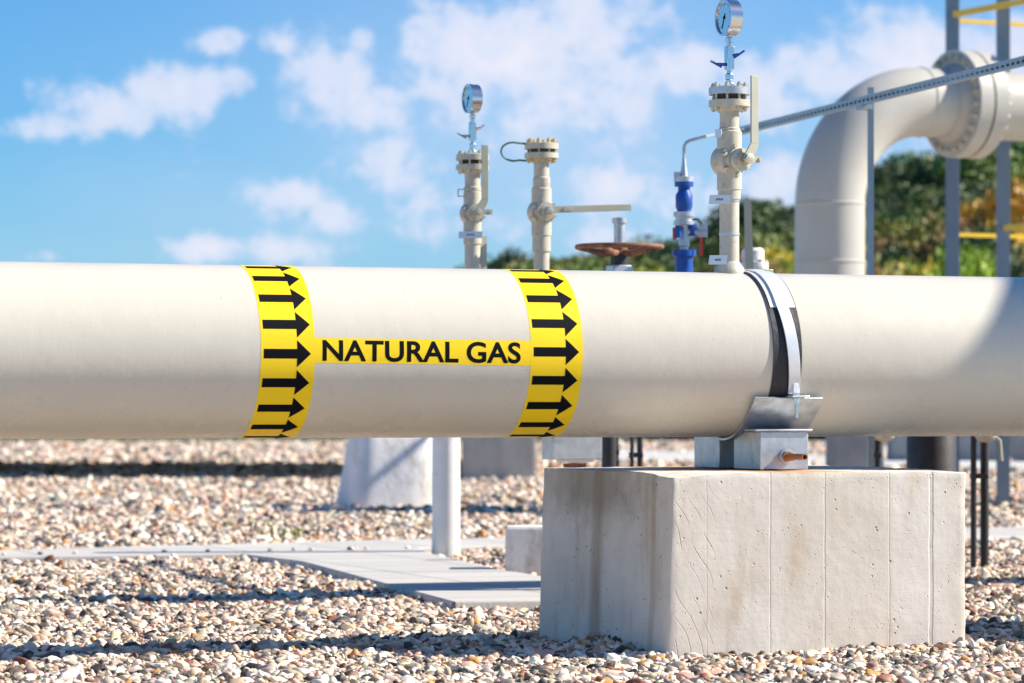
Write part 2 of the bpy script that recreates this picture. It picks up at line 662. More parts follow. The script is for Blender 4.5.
mb = MB()
nx, ny = 160, 40
vs = []
for j in range(ny):
    y = 82 + (j / (ny - 1)) ** 2.2 * 1400
    for i in range(nx):
        x = -400 + 800 * i / (nx - 1) if j == 0 else (-400 + 800 * i / (nx - 1)) * (1 + j / ny * 1.5)
        z = hill_z(x, y) - 0.05
        vs.append((x, y, z))
fs = [(j * nx + i, j * nx + i + 1, (j + 1) * nx + i + 1, (j + 1) * nx + i) for j in range(ny - 1) for i in range(nx - 1)]
mb.add(vs, fs)
tag(mb.build('hill', 'hill', fix=False), 'grassy rise beyond the station under the trees', kind='structure')

# path: strip parallel to the pipes and a branch that comes forward
PT = 0.012
mb = MB()
poly = [(-9, 6.4), (0.95, 6.3), (0.98, 5.4), (0.52, 1.99), (1.42, 1.99), (1.55, 4.24), (1.84, 6.1), (2.0, 6.7), (2.4, 6.8), (12, 7.4), (12, 9.2), (2.2, 7.75), (0, 7.15), (-9, 7.0)]
# local coordinates u,v
mb.prism([(u, v, -0.09) for u, v in poly], (0, 0, PT + 0.09))
po = mb.build('path', 'paving', bevel=0.008, sharp=30)
po.location = A0
po.rotation_euler = (0, 0, math.atan2(A.y, A.x))
tag(po, 'pale slab footpath with raised edge running behind the pipe', kind='structure')
mb = MB()
mb.prism([Vector((x_, y_, -0.02)) for x_, y_ in ((0.6, 50.5), (2.1, 48), (6.0, 41), (14, 27), (17, 31), (6.9, 47), (2.6, 59), (0.6, 62))], (0, 0, 0.035))
rd = mb.build('road', 'roadmat')
tag(rd, 'pale service road across the yard far behind', kind='structure')

# ---------------------------------------------------------------- pebbles
PAL = [((0.80, 0.70, 0.62), 22), ((0.64, 0.55, 0.46), 21), ((0.50, 0.40, 0.30), 13), ((0.56, 0.33, 0.13), 4),
       ((0.64, 0.47, 0.40), 15), ((0.34, 0.32, 0.28), 9), ((0.50, 0.47, 0.42), 8), ((0.10, 0.10, 0.105), 14),
       ((0.28, 0.13, 0.08), 4), ((0.82, 0.78, 0.71), 10), ((0.20, 0.17, 0.13), 7)]
rs = np.random.RandomState(3)
pc = np.array([p[0] for p in PAL])
pw = np.array([p[1] for p in PAL], float)
pw /= pw.sum()
a2 = np.array([A.x, A.y])
m2 = np.array([M.x, M.y])


def to_uv(x, y):
    dx, dy = x - A0.x, y - A0.y
    return dx * a2[0] + dy * a2[1], dx * m2[0] + dy * m2[1]


BLK_O = Vector((0.467, 7.88 * K, 0))      # front-left foot of the block
BL, BD = 0.992, 0.945
b2 = np.array([math.cos(rad(23)), math.sin(rad(23))])
bm2 = np.array([-b2[1], b2[0]])


def heap(x, y):
    """height of the gravel above the sheet"""
    h = 0.010 * np.sin(x * 2.1 + 1.3 * y) * np.sin(y * 1.7 - x) + 0.006 * np.sin(x * 7.1) * np.sin(y * 6.3 + 1)
    hx = x - (BLK_O.x - 0.17)
    hy = y - (BLK_O.y + 0.42)
    h += 0.052 * np.exp(-((hx / 0.13) ** 2 + (hy / 0.24) ** 2))
    # low bank along the front of the block
    dx, dy = x - BLK_O.x, y - BLK_O.y
    bu, bv = dx * b2[0] + dy * b2[1], dx * bm2[0] + dy * bm2[1]
    h += 0.010 * np.exp(-(bv / 0.12) ** 2) * (bu > -0.1) * (bu < BL + 0.2)
    return np.maximum(h, -0.004)


P_, S_, R_, C_, I_ = [], [], [], [], []
ROAD = [(0.6, 50.5), (2.1, 48), (6.0, 41), (14, 27), (17, 31), (6.9, 47), (2.6, 59), (0.6, 62)]
bands = [(8.2, 11.8, 6600, 0.0089), (11.8, 16.6, 3800, 0.0102), (16.6, 24, 1600, 0.0135), (24, 40, 560, 0.019), (40, 78, 170, 0.032)]


def in_poly(u, v, pl):
    r_ = np.zeros(len(u), bool)
    for (x1_, y1_), (x2_, y2_) in zip(pl, pl[1:] + pl[:1]):
        if y1_ == y2_:
            continue
        c_ = ((y1_ > v) != (y2_ > v)) & (u < (x2_ - x1_) * (v - y1_) / (y2_ - y1_) + x1_)
        r_ ^= c_
    return r_


for d0, d1, dens, size in bands:
    hw = lambda d: d * 0.172 + 0.45
    W = hw(d1)
    n = int(dens * (d1 - d0) * 2 * W)
    x = rs.uniform(-W, W, n)
    y = rs.uniform(d0, d1, n)
    ok = np.abs(x) < (y * 0.172 + 0.45)
    u, v = to_uv(x, y)
    onpath = in_poly(u, v, poly) | in_poly(x, y, ROAD)
    ok &= (~onpath)
    dx, dy = x - BLK_O.x, y - BLK_O.y
    bu, bv = dx * b2[0] + dy * b2[1], dx * bm2[0] + dy * bm2[1]
    ok &= ~((bu > 0.03) & (bu < BL - 0.03) & (bv > 0.03) & (bv < BD - 0.03))
    x, y = x[ok], y[ok]
    n = len(x)
    s = size * np.exp(rs.normal(0, 0.38, n))
    s = np.minimum(s, size * 2.5)
    hb = heap(x, y)
    z = rs.uniform(-0.011, 0.010, n) + hb - 0.004 + (s - size) * 0.15
    # deeper layers where the heap is high
    lay = rs.uniform(0, 1, n)
    z = np.where(hb > 0.02, hb * np.sqrt(lay) + rs.uniform(-.004, .004, n), z)
    P_.append(np.stack([x, y, z], 1))
    el = rs.uniform(1.0, 1.65, n)
    S_.append(np.stack([s * el, s * rs.uniform(0.8, 1.1, n), s * rs.uniform(0.55, 0.85, n)], 1))
    R_.append(np.stack([rs.normal(0, 0.5, n), rs.normal(0, 0.5, n), rs.uniform(0, 6.28, n)], 1))
    ci = rs.choice(len(pc), n, p=pw)
    c = pc[ci] ** 1.35 * np.array([1.17, 1.13, 1.06]) * rs.uniform(0.7, 1.25, (n, 1)) * rs.uniform(0.95, 1.05, (n, 3))
    C_.append(np.clip(c, 0.02, 0.88))
    I_.append(rs.randint(0, 6, n))
# extra stones for the heap left of the block
n = 1500
x = BLK_O.x - 0.17 + rs.normal(0, 0.13, n)
y = BLK_O.y + 0.42 + rs.normal(0, 0.26, n)
hb = heap(x, y)
s = 0.012 * np.exp(rs.normal(0, 0.3, n))
P_.append(np.stack([x, y, hb * rs.uniform(0.3, 1.0, n)], 1))
S_.append(np.stack([s * 1.35, s, s * 0.75], 1))
R_.append(np.stack([rs.normal(0, 0.5, n), rs.normal(0, 0.5, n), rs.uniform(0, 6.28, n)], 1))
C_.append(np.clip(pc[rs.choice(len(pc), n, p=pw)] * rs.uniform(0.8, 1.2, (n, 1)), 0.02, 0.88))
I_.append(rs.randint(0, 6, n))
# scattered bigger stones
n = 260
x = rs.uniform(-1.9, 1.9, n)
y = rs.uniform(8.5, 12.5, n)
dx, dy = x - BLK_O.x, y - BLK_O.y
bu, bv = dx * b2[0] + dy * b2[1], dx * bm2[0] + dy * bm2[1]
u, v = to_uv(x, y)
ok = ~((bu > -0.03) & (bu < BL + 0.03) & (bv > -0.03) & (bv < BD + 0.03)) & ~in_poly(u, v, poly)
x, y = x[ok], y[ok]
n = len(x)
s = rs.uniform(0.017, 0.027, n)
P_.append(np.stack([x, y, heap(x, y) + s * 0.3], 1))
S_.append(np.stack([s * 1.3, s, s * 0.65], 1))
R_.append(np.stack([rs.normal(0, 0.25, n), rs.normal(0, 0.25, n), rs.uniform(0, 6.28, n)], 1))
C_.append(np.clip(pc[rs.choice(len(pc), n, p=pw)] * rs.uniform(0.8, 1.1, (n, 1)), 0.02, 0.85))
I_.append(rs.randint(0, 6, n))
# a few strays on the path
NMAIN = sum(len(q) for q in P_)
n = 50
uu = rs.uniform(-5, 4, n)
vv = 6.5 + rs.uniform(0.0, 0.1, n)
x = A0.x + uu * a2[0] + vv * m2[0]
y = A0.y + uu * a2[1] + vv * m2[1]
s = np.full(n, 0.011)
P_.append(np.stack([x, y, np.full(n, PT + 0.006)], 1))
S_.append(np.stack([s * 1.3, s, s * .8], 1))
R_.append(np.stack([s * 0, s * 0, rs.uniform(0, 6, n)], 1))
C_.append(pc[rs.choice(len(pc), n, p=pw)])
I_.append(rs.randint(0, 6, n))

P_, S_, R_, C_, I_ = map(np.concatenate, (P_, S_, R_, C_, I_))
P_[:NMAIN, 2] -= 0.026
me = bpy.data.meshes.new('gravel')
me.vertices.add(len(P_))
me.vertices.foreach_set('co', P_.astype(np.float32).ravel())
for nm, arr in (('pscl', S_), ('prot', R_)):
    a_ = me.attributes.new(nm, 'FLOAT_VECTOR', 'POINT')
    a_.data.foreach_set('vector', arr.astype(np.float32).ravel())
a_ = me.attributes.new('pcol', 'FLOAT_COLOR', 'POINT')
a_.data.foreach_set('color', np.concatenate([C_, np.ones((len(C_), 1))], 1).astype(np.float32).ravel())
a_ = me.attributes.new('pidx', 'INT', 'POINT')
a_.data.foreach_set('value', I_.astype(np.int32))
me.materials.append(MAT['pebble'])
gravel = bpy.data.objects.new('gravel', me)
col.objects.link(gravel)
tag(gravel, 'loose rounded pebbles in white, tan, grey and rust covering the yard', kind='stuff')
ng = bpy.data.node_groups.new('pebbles', 'GeometryNodeTree')
ng.interface.new_socket('Geometry', in_out='INPUT', socket_type='NodeSocketGeometry')
ng.interface.new_socket('Geometry', in_out='OUTPUT', socket_type='NodeSocketGeometry')
N, L = ng.nodes, ng.links
gi, go = N.new('NodeGroupInput'), N.new('NodeGroupOutput')
join = N.new('GeometryNodeJoinGeometry')
for k in range(6):
    ico = N.new('GeometryNodeMeshIcoSphere')
    ico.inputs['Radius'].default_value = 1.0
    ico.inputs['Subdivisions'].default_value = 3 if k < 2 else 2
    sp = N.new('GeometryNodeSetPosition')
    pos = N.new('GeometryNodeInputPosition')
    nz = N.new('ShaderNodeTexNoise')
    nz.noise_dimensions = '4D'
    nz.inputs['W'].default_value = k * 3.7
    nz.inputs['Scale'].default_value = 0.75
    nz.inputs['Detail'].default_value = 1.0
    L.new(pos.outputs[0], nz.inputs['Vector'])
    sub = N.new('ShaderNodeVectorMath')
    sub.operation = 'SUBTRACT'
    sub.inputs[1].default_value = (0.5, 0.5, 0.5)
    L.new(nz.outputs['Color'], sub.inputs[0])
    sc_ = N.new('ShaderNodeVectorMath')
    sc_.operation = 'SCALE'
    sc_.inputs['Scale'].default_value = 1.5
    L.new(sub.outputs[0], sc_.inputs[0])
    L.new(ico.outputs['Mesh'], sp.inputs['Geometry'])
    L.new(sc_.outputs[0], sp.inputs['Offset'])
    ss = N.new('GeometryNodeSetShadeSmooth')
    L.new(sp.outputs[0], ss.inputs[0])
    sm = N.new('GeometryNodeSetMaterial')
    sm.inputs['Material'].default_value = MAT['pebble']
    L.new(ss.outputs[0], sm.inputs['Geometry'])
    gt = N.new('GeometryNodeGeometryToInstance')
    L.new(sm.outputs[0], gt.inputs[0])
    L.new(gt.outputs[0], join.inputs[0])


def named(nm, ty):
    n = N.new('GeometryNodeInputNamedAttribute')
    n.data_type = ty
    n.inputs['Name'].default_value = nm
    return [o for o in n.outputs if o.enabled][0]


ip = N.new('GeometryNodeInstanceOnPoints')
ip.inputs['Pick Instance'].default_value = True
L.new(gi.outputs[0], ip.inputs['Points'])
L.new(join.outputs[0], ip.inputs['Instance'])
L.new(named('pidx', 'INT'), ip.inputs['Instance Index'])
er = N.new('FunctionNodeEulerToRotation')
L.new(named('prot', 'FLOAT_VECTOR'), er.inputs[0])
L.new(er.outputs[0], ip.inputs['Rotation'])
L.new(named('pscl', 'FLOAT_VECTOR'), ip.inputs['Scale'])
L.new(ip.outputs[0], go.inputs[0])
md = gravel.modifiers.new('pebbles', 'NODES')
md.node_group = ng

# ================================================================ the near pipeline
t = thing('gas_pipeline', uv(0, 0, 0), 'large cream gas pipe across the photo with yellow NATURAL GAS marking and arrow bands', 'pipeline')
mb = MB()
mb.lathe(uv(-11, 0, PZ), A, [(0, PR), (5, PR), (23, PR)], 160)
# circumferential weld cap far left and right, out of the marked section
for s in (-2.35, 3.1):
    mb.lathe(uv(s - 0.012, 0, PZ), A, [(0, PR), (0.004, PR + 0.0025), (0.02, PR + 0.0025), (0.024, PR)], 96, caps=False)
mb.build('pipe', 'pipe', t)


def wrap_patch(mb, s0, s1, p0, p1, r, n=8, m=1, mi=0, skew=0.0):
    """patch on the pipe between s0..s1 and angles p0..p1 (lists of corner offsets in s per angle allowed)"""
    vs, fs = [], []
    for i in range(n + 1):
        ps = p0 + (p1 - p0) * i / n
        a_, b_ = (s0(ps), s1(ps)) if callable(s0) else (s0, s1)
        for j in range(m + 1):
            vs.append(surf(a_ + (b_ - a_) * j / m, ps, r))
    for i in range(n):
        for j in range(m):
            k = i * (m + 1) + j
            fs.append((k, k + 1, k + m + 2, k + m + 1))
    mb.add(vs, fs, mi)


TR = PR + 0.0004


def marking_band(pl, pr_, psi_arrow):
    s0, s1 = solve_s(pl), solve_s(pr_)
    w = s1 - s0
    mb = MB()
    wrap_patch(mb, s0, s1, rad(-180), rad(179.9), TR, 144, 1, 0)
    step = rad(19.3)
    for k in range(-8, 9):
        pc_ = psi_arrow + k * step
        if not (rad(-175) < pc_ < rad(175)):
            continue
        th = 0.0138 / PR
        wrap_patch(mb, s0 + 0.05 * w, s0 + 0.69 * w, pc_ - th, pc_ + th, TR + 0.00025, 5, 1, 1)
        hh = 0.039 / PR
        hs, tip = s0 + 0.67 * w, s0 + 0.925 * w
        nn = 12
        vs = [surf(tip, pc_, TR + 0.0004)]
        top = []
        # head: strips from the base line to the tip line
        def e(ps):
            f = 1 - abs(ps - pc_) / hh
            return hs + (tip - hs) * f
        wrap_patch(mb, lambda ps: hs, e, pc_ - hh, pc_, TR + 0.0004, 6, 1, 1)
        wrap_patch(mb, lambda ps: hs, e, pc_, pc_ + hh, TR + 0.0004, 6, 1, 1)
    return mb, s0, s1


def psi_for(py, px):
    lo, hi = rad(-80), rad(80)
    for _ in range(40):
        m_ = (lo + hi) / 2
        s = solve_s(px, m_)
        if px_of(surf(s, m_))[1] > py:
            lo = m_
        else:
            hi = m_
    return (lo + hi) / 2


PAI = psi_for(353.8, 300)
mb1, b1s0, b1s1 = marking_band(261.0, 315.0, PAI)
mb1.build('marking_band', ['yellow', 'ink'], t, fix=False)
PAI2 = psi_for(352.0, 570)
mb2, b2s0, b2s1 = marking_band(531.0, 583.0, PAI2)
mb2.build('marking_band', ['yellow', 'ink'], t, fix=False)

ps_t0, ps_b0 = psi_for(337.8, 318), psi_for(362.8, 318)
ps_t1, ps_b1 = psi_for(340.6, 528), psi_for(365.6, 528)


def strip_pos(fs_, fv, r):
    """fs_ 0..1 along, fv 0..1 bottom to top"""
    s = b1s1 + (b2s0 - b1s1) * fs_
    b = ps_b0 + (ps_b1 - ps_b0) * fs_
    tt = ps_t0 + (ps_t1 - ps_t0) * fs_
    return surf(s, b + (tt - b) * fv, r)


mb = MB()
vs, fs = [], []
for i in range(9):
    for j in range(7):
        vs.append(strip_pos(-0.005 + 1.01 * j / 6, i / 8, TR - 0.00015))
for i in range(8):
    for j in range(6):
        k = i * 7 + j
        fs.append((k, k + 1, k + 8, k + 7))
mb.add(vs, fs)
strip = mb.build('marking_strip', 'yellow', t, fix=False)

# lettering
cu = bpy.data.curves.new('lettering', 'FONT')
cu.body = 'NATURAL GAS'
cu.size = 1.0
cu.offset = 0.024
cu.resolution_u = 6
cu.space_character = 1.02
cu.space_word = 0.85
tmp = bpy.data.objects.new('lettering_source', cu)
col.objects.link(tmp)
dg = bpy.context.evaluated_depsgraph_get()
me = bpy.data.meshes.new_from_object(tmp.evaluated_get(dg))
bpy.data.objects.remove(tmp)
bpy.data.curves.remove(cu)
bm = bmesh.new()
bm.from_mesh(me)
xs = [v.co.x for v in bm.verts]
ys = [v.co.y for v in bm.verts]
x0, x1, y0, y1 = min(xs), max(xs), min(ys), max(ys)
for k in range(1, 10):
    bmesh.ops.bisect_plane(bm, geom=bm.verts[:] + bm.edges[:] + bm.faces[:], plane_co=(0, y0 + (y1 - y0) * k / 10, 0), plane_no=(0, 1, 0))
L0, L1 = solve_s(322.6), solve_s(520.8)
f0 = (L0 - b1s1) / (b2s0 - b1s1)
f1 = (L1 - b1s1) / (b2s0 - b1s1)
for v in bm.verts:
    fx = f0 + (f1 - f0) * (v.co.x - x0) / (x1 - x0)
    fy = 0.075 + 0.85 * (v.co.y - y0) / (y1 - y0)
    v.co = strip_pos(fx, fy, TR + 0.0002) - t.location
bm.to_mesh(me)
bm.free()
me.materials.clear()
me.materials.append(MAT['ink'])
lo = bpy.data.objects.new('lettering', me)
col.objects.link(lo)
lo.parent = strip
tag(lo, 'black capital letters reading NATURAL GAS')

# ================================================================ foundation block
# local frame: X along the front, Y backwards
blk_rot = rad(23)
bm = bmesh.new()
bmesh.ops.create_grid(bm, x_segments=1, y_segments=1, size=1)
bm.free()


def block_mesh():
    bm = bmesh.new()
    B = [(-0.014, 0, -0.08), (BL, 0, -0.08), (BL, BD, -0.08), (-0.016, BD, -0.08),
         (0.004, 0, 0.523), (BL, 0, 0.521), (BL, BD, 0.526), (0.002, BD, 0.522)]
    vs = [bm.verts.new(p) for p in B]
    for f in ((0, 3, 2, 1), (4, 5, 6, 7), (0, 1, 5, 4), (1, 2, 6, 5), (2, 3, 7, 6), (3, 0, 4, 7)):
        bm.faces.new([vs[i] for i in f])
    bmesh.ops.bevel(bm, geom=bm.edges[:], offset=0.0045, segments=2, affect='EDGES', profile=0.5)
    for k in range(1, 46):
        bmesh.ops.bisect_plane(bm, geom=bm.verts[:] + bm.edges[:] + bm.faces[:], plane_co=(k * BL / 46, 0, 0), plane_no=(1, 0, 0))
    for k in range(1, 46):
        bmesh.ops.bisect_plane(bm, geom=bm.verts[:] + bm.edges[:] + bm.faces[:], plane_co=(0, k * BD / 46, 0), plane_no=(0, 1, 0))
    for k in range(1, 30):
        bmesh.ops.bisect_plane(bm, geom=bm.verts[:] + bm.edges[:] + bm.faces[:], plane_co=(0, 0, -0.08 + k * 0.02), plane_no=(0, 0, 1))
    for v in bm.verts:
        p = v.co.copy()
        # sagging, broken-down front-left top corner, right end slightly lower
        if p.z > 0.4:
            k = (p.z - 0.4) / 0.12
            c1 = math.exp(-((p.x / 0.10) ** 2 + (p.y / 0.16) ** 2))
            v.co.z -= 0.016 * c1 * k
            v.co.z -= 0.006 * k * math.exp(-(((p.x - BL) / 0.05) ** 2 + (p.y / 0.1) ** 2))
        edge = (min(p.x, BL - p.x) < 0.02) + (min(p.y, BD - p.y) < 0.02) + (p.z > 0.5)
        amp = 0.0011 + 0.0018 * max(0, edge - 1)
        nv = mnoise.noise_vector(p * 14) + 0.6 * mnoise.noise_vector(p * 45)
        v.co += nv * amp
    me = bpy.data.meshes.new('concrete_block')
    bm.to_mesh(me)
    bm.free()
    me.polygons.foreach_set('use_smooth', [True] * len(me.polygons))
    me.set_sharp_from_angle(angle=rad(50))
    me.materials.append(MAT['block'])
    return me


blk = bpy.data.objects.new('foundation_block', block_mesh())
col.objects.link(blk)
blk.location = BLK_O
blk.rotation_euler = (0, 0, blk_rot)
tag(blk, 'big board-marked concrete foundation block standing in gravel under the steel pipe saddle', 'concrete block')

# ================================================================ pipe support
SC = solve_s(779, rad(-20))
sup = thing('pipe_support', uv(SC, 0, 0.525), 'galvanised steel saddle and strap clamping the big pipe onto the concrete block', 'pipe support')
BT = 0.5255
# saddle plate: arc under the pipe
sl, sr = solve_s(754, rad(-31), PR + .02), solve_s(822, rad(-31), PR + .02)
mb = MB()
ang = [rad(-29 - 122 * i / 40) for i in range(41)]


def rr_in(a):
    # the lip stands a little off the pipe at both ends
    k = max(0, (a - rad(-50)) / rad(21))
    k2 = max(0, (rad(-130) - a) / rad(21))
    return PR + 0.003 + 0.012 * max(k, k2) ** 1.5


for (ia, ib) in zip(ang[:-1], ang[1:]):
    pass
vs, fs = [], []
TH = 0.009
for a_ in ang:
    ri = rr_in(a_)
    vs += [surf(sl, a_, ri), surf(sl, a_, ri + TH), surf(sr, a_, ri + TH), surf(sr, a_, ri)]
n = len(ang)
for i in range(n - 1):
    for j in range(4):
        jj = (j + 1) % 4
        fs.append((i * 4 + j, i * 4 + jj, (i + 1) * 4 + jj, (i + 1) * 4 + j))
fs.append((0, 1, 2, 3))
fs.append(tuple((n - 1) * 4 + j for j in (3, 2, 1, 0)))
mb.add(vs, fs)
mb.build('saddle_plate', 'galv', sup, bevel=0.0012)

# two welded box feet
fl, fr = solve_s(760, rad(-60), PR + .02) , solve_s(808, rad(-60), PR + .02)
# find s so that the front faces land on the measured columns
def s_at_off(px, off):
    lo_, hi_ = -1.0, 3.0
    for _ in range(50):
        m_ = (lo_ + hi_) / 2
        if px_of(uv(m_, off, 0.57))[0] < px:
            lo_ = m_
        else:
            hi_ = m_
    return (lo_ + hi_) / 2


fl, fr = s_at_off(760.3, -0.25), s_at_off(808.3, -0.25)
for sgn in (-1, 1):
    mb = MB()
    offs = [0.25, 0.235, 0.20, 0.16, 0.13, 0.10, 0.075, 0.055]
    prof = []
    for o in offs:
        zz = PZ - math.sqrt(max(0, (PR + 0.012) ** 2 - o * o)) if o < PR + 0.01 else 9
        prof.append((sgn * o, min(0.640, zz)))
    pts = [(sgn * 0.055, BT), (sgn * 0.25, BT)] + prof
    mb.prism([uv(fl, o, zz) for o, zz in pts], A * (fr - fl))
    # top flange plate of the foot
    mb.box(uv((fl + fr) / 2 - 0.004, sgn * 0.215, 0.6445), (fr - fl + 0.03, 0.085, 0.007), (A, M, Z))
    mb.build('support_foot', 'galv', sup, bevel=0.002)
# stub pipe sticking out of the front foot
ss_ = s_at_off(786, -0.25)
mb = MB()
p0 = uv(ss_, -0.25, 0.565)
mb.lathe(p0, -M, [(0, 0.017), (0.016, 0.017)], 6)
mb.lathe(p0 - M * 0.016, -M, [(0, 0.010), (0.02, 0.010), (0.021, 0.0125), (0.034, 0.0125), (0.035, 0.010), (0.118, 0.0095),
                              (0.118, 0.0068), (0.07, 0.0068)], 20)
st = mb.build('stub_pipe', 'copper', sup)
mb = MB()
mb.lathe(p0, -M, [(0, 0.023), (0.006, 0.023), (0.007, 0.0175)], 20)
mb.build('washer', 'galv', st)

# rubber liner, zinc sheet and strap over the pipe
rl = solve_s(774, 0, PR + .004)
rw = solve_s(802, 0, PR + .004) - rl


def arc_band(mb, s0f, s1f, a0, a1, ri, ro, n=60, mi=0):
    vs, fs = [], []
    for i in range(n + 1):
        a_ = a0 + (a1 - a0) * i / n
        s0, s1 = s0f(a_), s1f(a_)
        vs += [surf(s0, a_, ri), surf(s0, a_, ro), surf(s1, a_, ro), surf(s1, a_, ri)]
    for i in range(n):
        for j in range(4):
            jj = (j + 1) % 4
            fs.append((i * 4 + j, i * 4 + jj, (i + 1) * 4 + jj, (i + 1) * 4 + j))
    fs.append((0, 1, 2, 3))
    fs.append(tuple(n * 4 + j for j in (3, 2, 1, 0)))
    mb.add(vs, fs, mi)


mb = MB()
arc_band(mb, lambda a: rl, lambda a: rl + rw, rad(-34), rad(214), PR + 0.0005, PR + 0.0045, 90)
mb.build('rubber_liner', 'rubber', sup)
mb = MB()
arc_band(mb, lambda a: rl + 0.006, lambda a: rl + rw - 0.004, rad(33), rad(147), PR + 0.005, PR + 0.0068, 60)
mb.build('zinc_sheet', 'galvlight', sup)
c_lo = solve_s(793.3, rad(-28), PR + .008)
c_hi = solve_s(782.5, rad(32), PR + .008)
slope = (c_hi - c_lo) / rad(60)


def strap_c(a):
    return c_lo + slope * (min(a, rad(36)) - rad(-28))


mb = MB()
SW = 0.0190
mb_ = arc_band(mb, lambda a: strap_c(a) - SW, lambda a: strap_c(a) + SW, rad(-27.5), rad(208), PR + 0.0078, PR + 0.0125, 90)
strap = mb.build('strap', 'galvlight', sup, bevel=0.0008)
# bent foot of the strap bolted through the lip
lipc = surf(c_lo, rad(-29), PR + 0.022)
mb = MB()
mb.box(lipc - M * 0.012 + Z * 0.004 + A * 0.006, (0.058, 0.044, 0.006), (A, M, Z))
mb.box(surf(c_lo - 0.002, rad(-25), PR + 0.017) - M * 0.004, (0.016, 0.008, 0.048), (A, M, Z))
mb.build('strap_foot', 'galvlight', strap, bevel=0.0012)
mb = MB()
bp_ = lipc - M * 0.014 - Z * 0.001
mb.lathe(bp_, -Z, [(0, 0.013), (0.003, 0.013)], 20)
mb.lathe(bp_ - Z * 0.003, -Z, [(0, 0.0105), (0.013, 0.0105)], 6)
mb.lathe(bp_ - Z * 0.016, -Z, [(0, 0.006), (0.045, 0.006)], 14)
mb.lathe(bp_ + Z * 0.008, Z, [(0, 0.0105), (0.008, 0.0105)], 6)
mb.build('strap_bolt', 'chrome', strap)

# ================================================================ risers with ball valve
def bolts_ring(parent, c, r, n, br, h0, h1, m='bolt', a0=0.2, axis=Z, head=0.011):
    """n stud bolts through a flange pair, each its own mesh"""
    u, w, d = frame(axis)
    for i in range(n):
        a_ = a0 + 2 * math.pi * i / n
        p = c + (u * math.cos(a_) + w * math.sin(a_)) * r
        mb = MB()
        mb.cyl(p + d * (h0 - head * 1.35), p + d * (h1 + head * 1.35), br * 0.5, n=8)
        mb.lathe(p + d * (h1), d, [(0, br), (head * 0.85, br), (head, br * 0.8)], 6)
        mb.lathe(p + d * (h0 - head), d, [(0, br * 0.8), (head * 0.15, br), (head, br)], 6)
        mb.build('bolt', m, parent)


def valve_body(parent, c, side, k=1.0):
    """ball valve body at c; side: horizontal direction of the spindle"""
    side = Vector(side).normalized()
    mb = MB()
    mb.lathe(c - Z * 0.085 * k, Z, [(0, 0.031 * k), (0.004, 0.035 * k), (0.166 * k, 0.035 * k), (0.17 * k, 0.031 * k)], 28)
    mb.lathe(c - side * 0.044 * k, side, [(0, 0.022 * k), (0.004 * k, 0.034 * k), (0.012 * k, 0.043 * k), (0.024 * k, 0.047 * k), (0.06 * k, 0.047 * k),
                                          (0.068 * k, 0.043 * k), (0.070 * k, 0.036 * k)], 32)
    vb = mb.build('valve_body', 'fitting', parent)
    mb = MB()
    mb.lathe(c + side * 0.028 * k, side, [(-0.004, 0.033 * k), (0.016 * k, 0.033 * k), (0.0165 * k, 0.028 * k), (0.020 * k, 0.028 * k), (0.0205 * k, 0.032 * k), (0.036 * k, 0.032 * k), (0.037 * k, 0.020 * k), (0.044 * k, 0.019 * k), (0.044 * k, 0.012 * k)], 28)
    bn = mb.build('bonnet', 'fitting', vb)
    u, w, d = frame(side)
    for i in range(6):
        a_ = i * math.pi / 3 + 0.4
        mb = MB()
        mb.lathe(c + side * 0.022 * k + (u * math.cos(a_) + w * math.sin(a_)) * 0.0405 * k, side, [(0, 0.006 * k), (0.016 * k, 0.006 * k)], 6)
        mb.build('bonnet_screw', 'bolt', vb)
    mb = MB()
    mb.lathe(c + side * 0.072 * k, side, [(0, 0.011 * k), (0.018 * k, 0.011 * k), (0.018 * k, 0.0155 * k), (0.028 * k, 0.0155 * k), (0.03 * k, 0.008 * k)], 6)
    mb.build('spindle_nut', 'bolt', vb)
    return vb


def pressure_gauge(parent, c, nrm, r=0.057, depth=0.044):
    nrm = Vector(nrm).normalized()
    mb = MB()
    mb.lathe(c - nrm * depth * 0.5, nrm, [(0, r * 0.9), (0.003, r * 0.97), (depth * 0.7, r * 0.97), (depth * 0.72, r), (depth, r), (depth, r * 0.9), (depth * 0.9, r * 0.89)], 48)
    g_ = mb.build('pressure_gauge', 'chrome', parent)
    mb = MB()
    mb.lathe(c + nrm * depth * 0.36, nrm, [(0, r * 0.895), (0.001, r * 0.895)], 40)
    mb.build('dial', 'dial', g_)
    u, w, d = frame(nrm)
    cc = c + nrm * (depth * 0.36 + 0.0018)
    mb = MB()
    for i in range(21):
        a_ = rad(-45 + 270 * i / 20)
        di = -u * math.cos(a_) + w * math.sin(a_)
        ta = nrm.cross(di)
        ln = 0.16 if i % 5 == 0 else 0.09
        mb.box(cc + di * r * (0.8 - ln / 2), (r * ln, r * (0.035 if i % 5 == 0 else 0.02), 0.0006), (di, ta, nrm))
    mb.build('scale_marks', 'ink', g_)
    di = (u * 0.35 - w * 0.75).normalized()
    ta = nrm.cross(di)
    mb = MB()
    mb.box(cc + di * r * 0.2 + nrm * 0.001, (r * 0.85, r * 0.05, 0.0008), (di, ta, nrm))
    mb.lathe(cc, nrm, [(0, r * 0.09), (0.003, r * 0.07)], 12)
    mb.build('needle', 'ink', g_)
    return g_


def name_plate(parent, c, w, h, right, tilt=0.0, marks=True):
    right = Vector(right).normalized()
    up = (Z + right * tilt).normalized()
    nrm = right.cross(up).normalized()
    mb = MB()
    mb.box(c, (w, 0.0025, h), (right, nrm, up))
    if marks:
        for k in range(5):
            mb.box(c + nrm * 0.0016 + right * (w * 0.07 * (k - 2)), (w * 0.04, 0.0006, h * 0.22), (right, nrm, up), 1)
    return mb.build('name_plate', ['tagplate', 'ink'], parent)


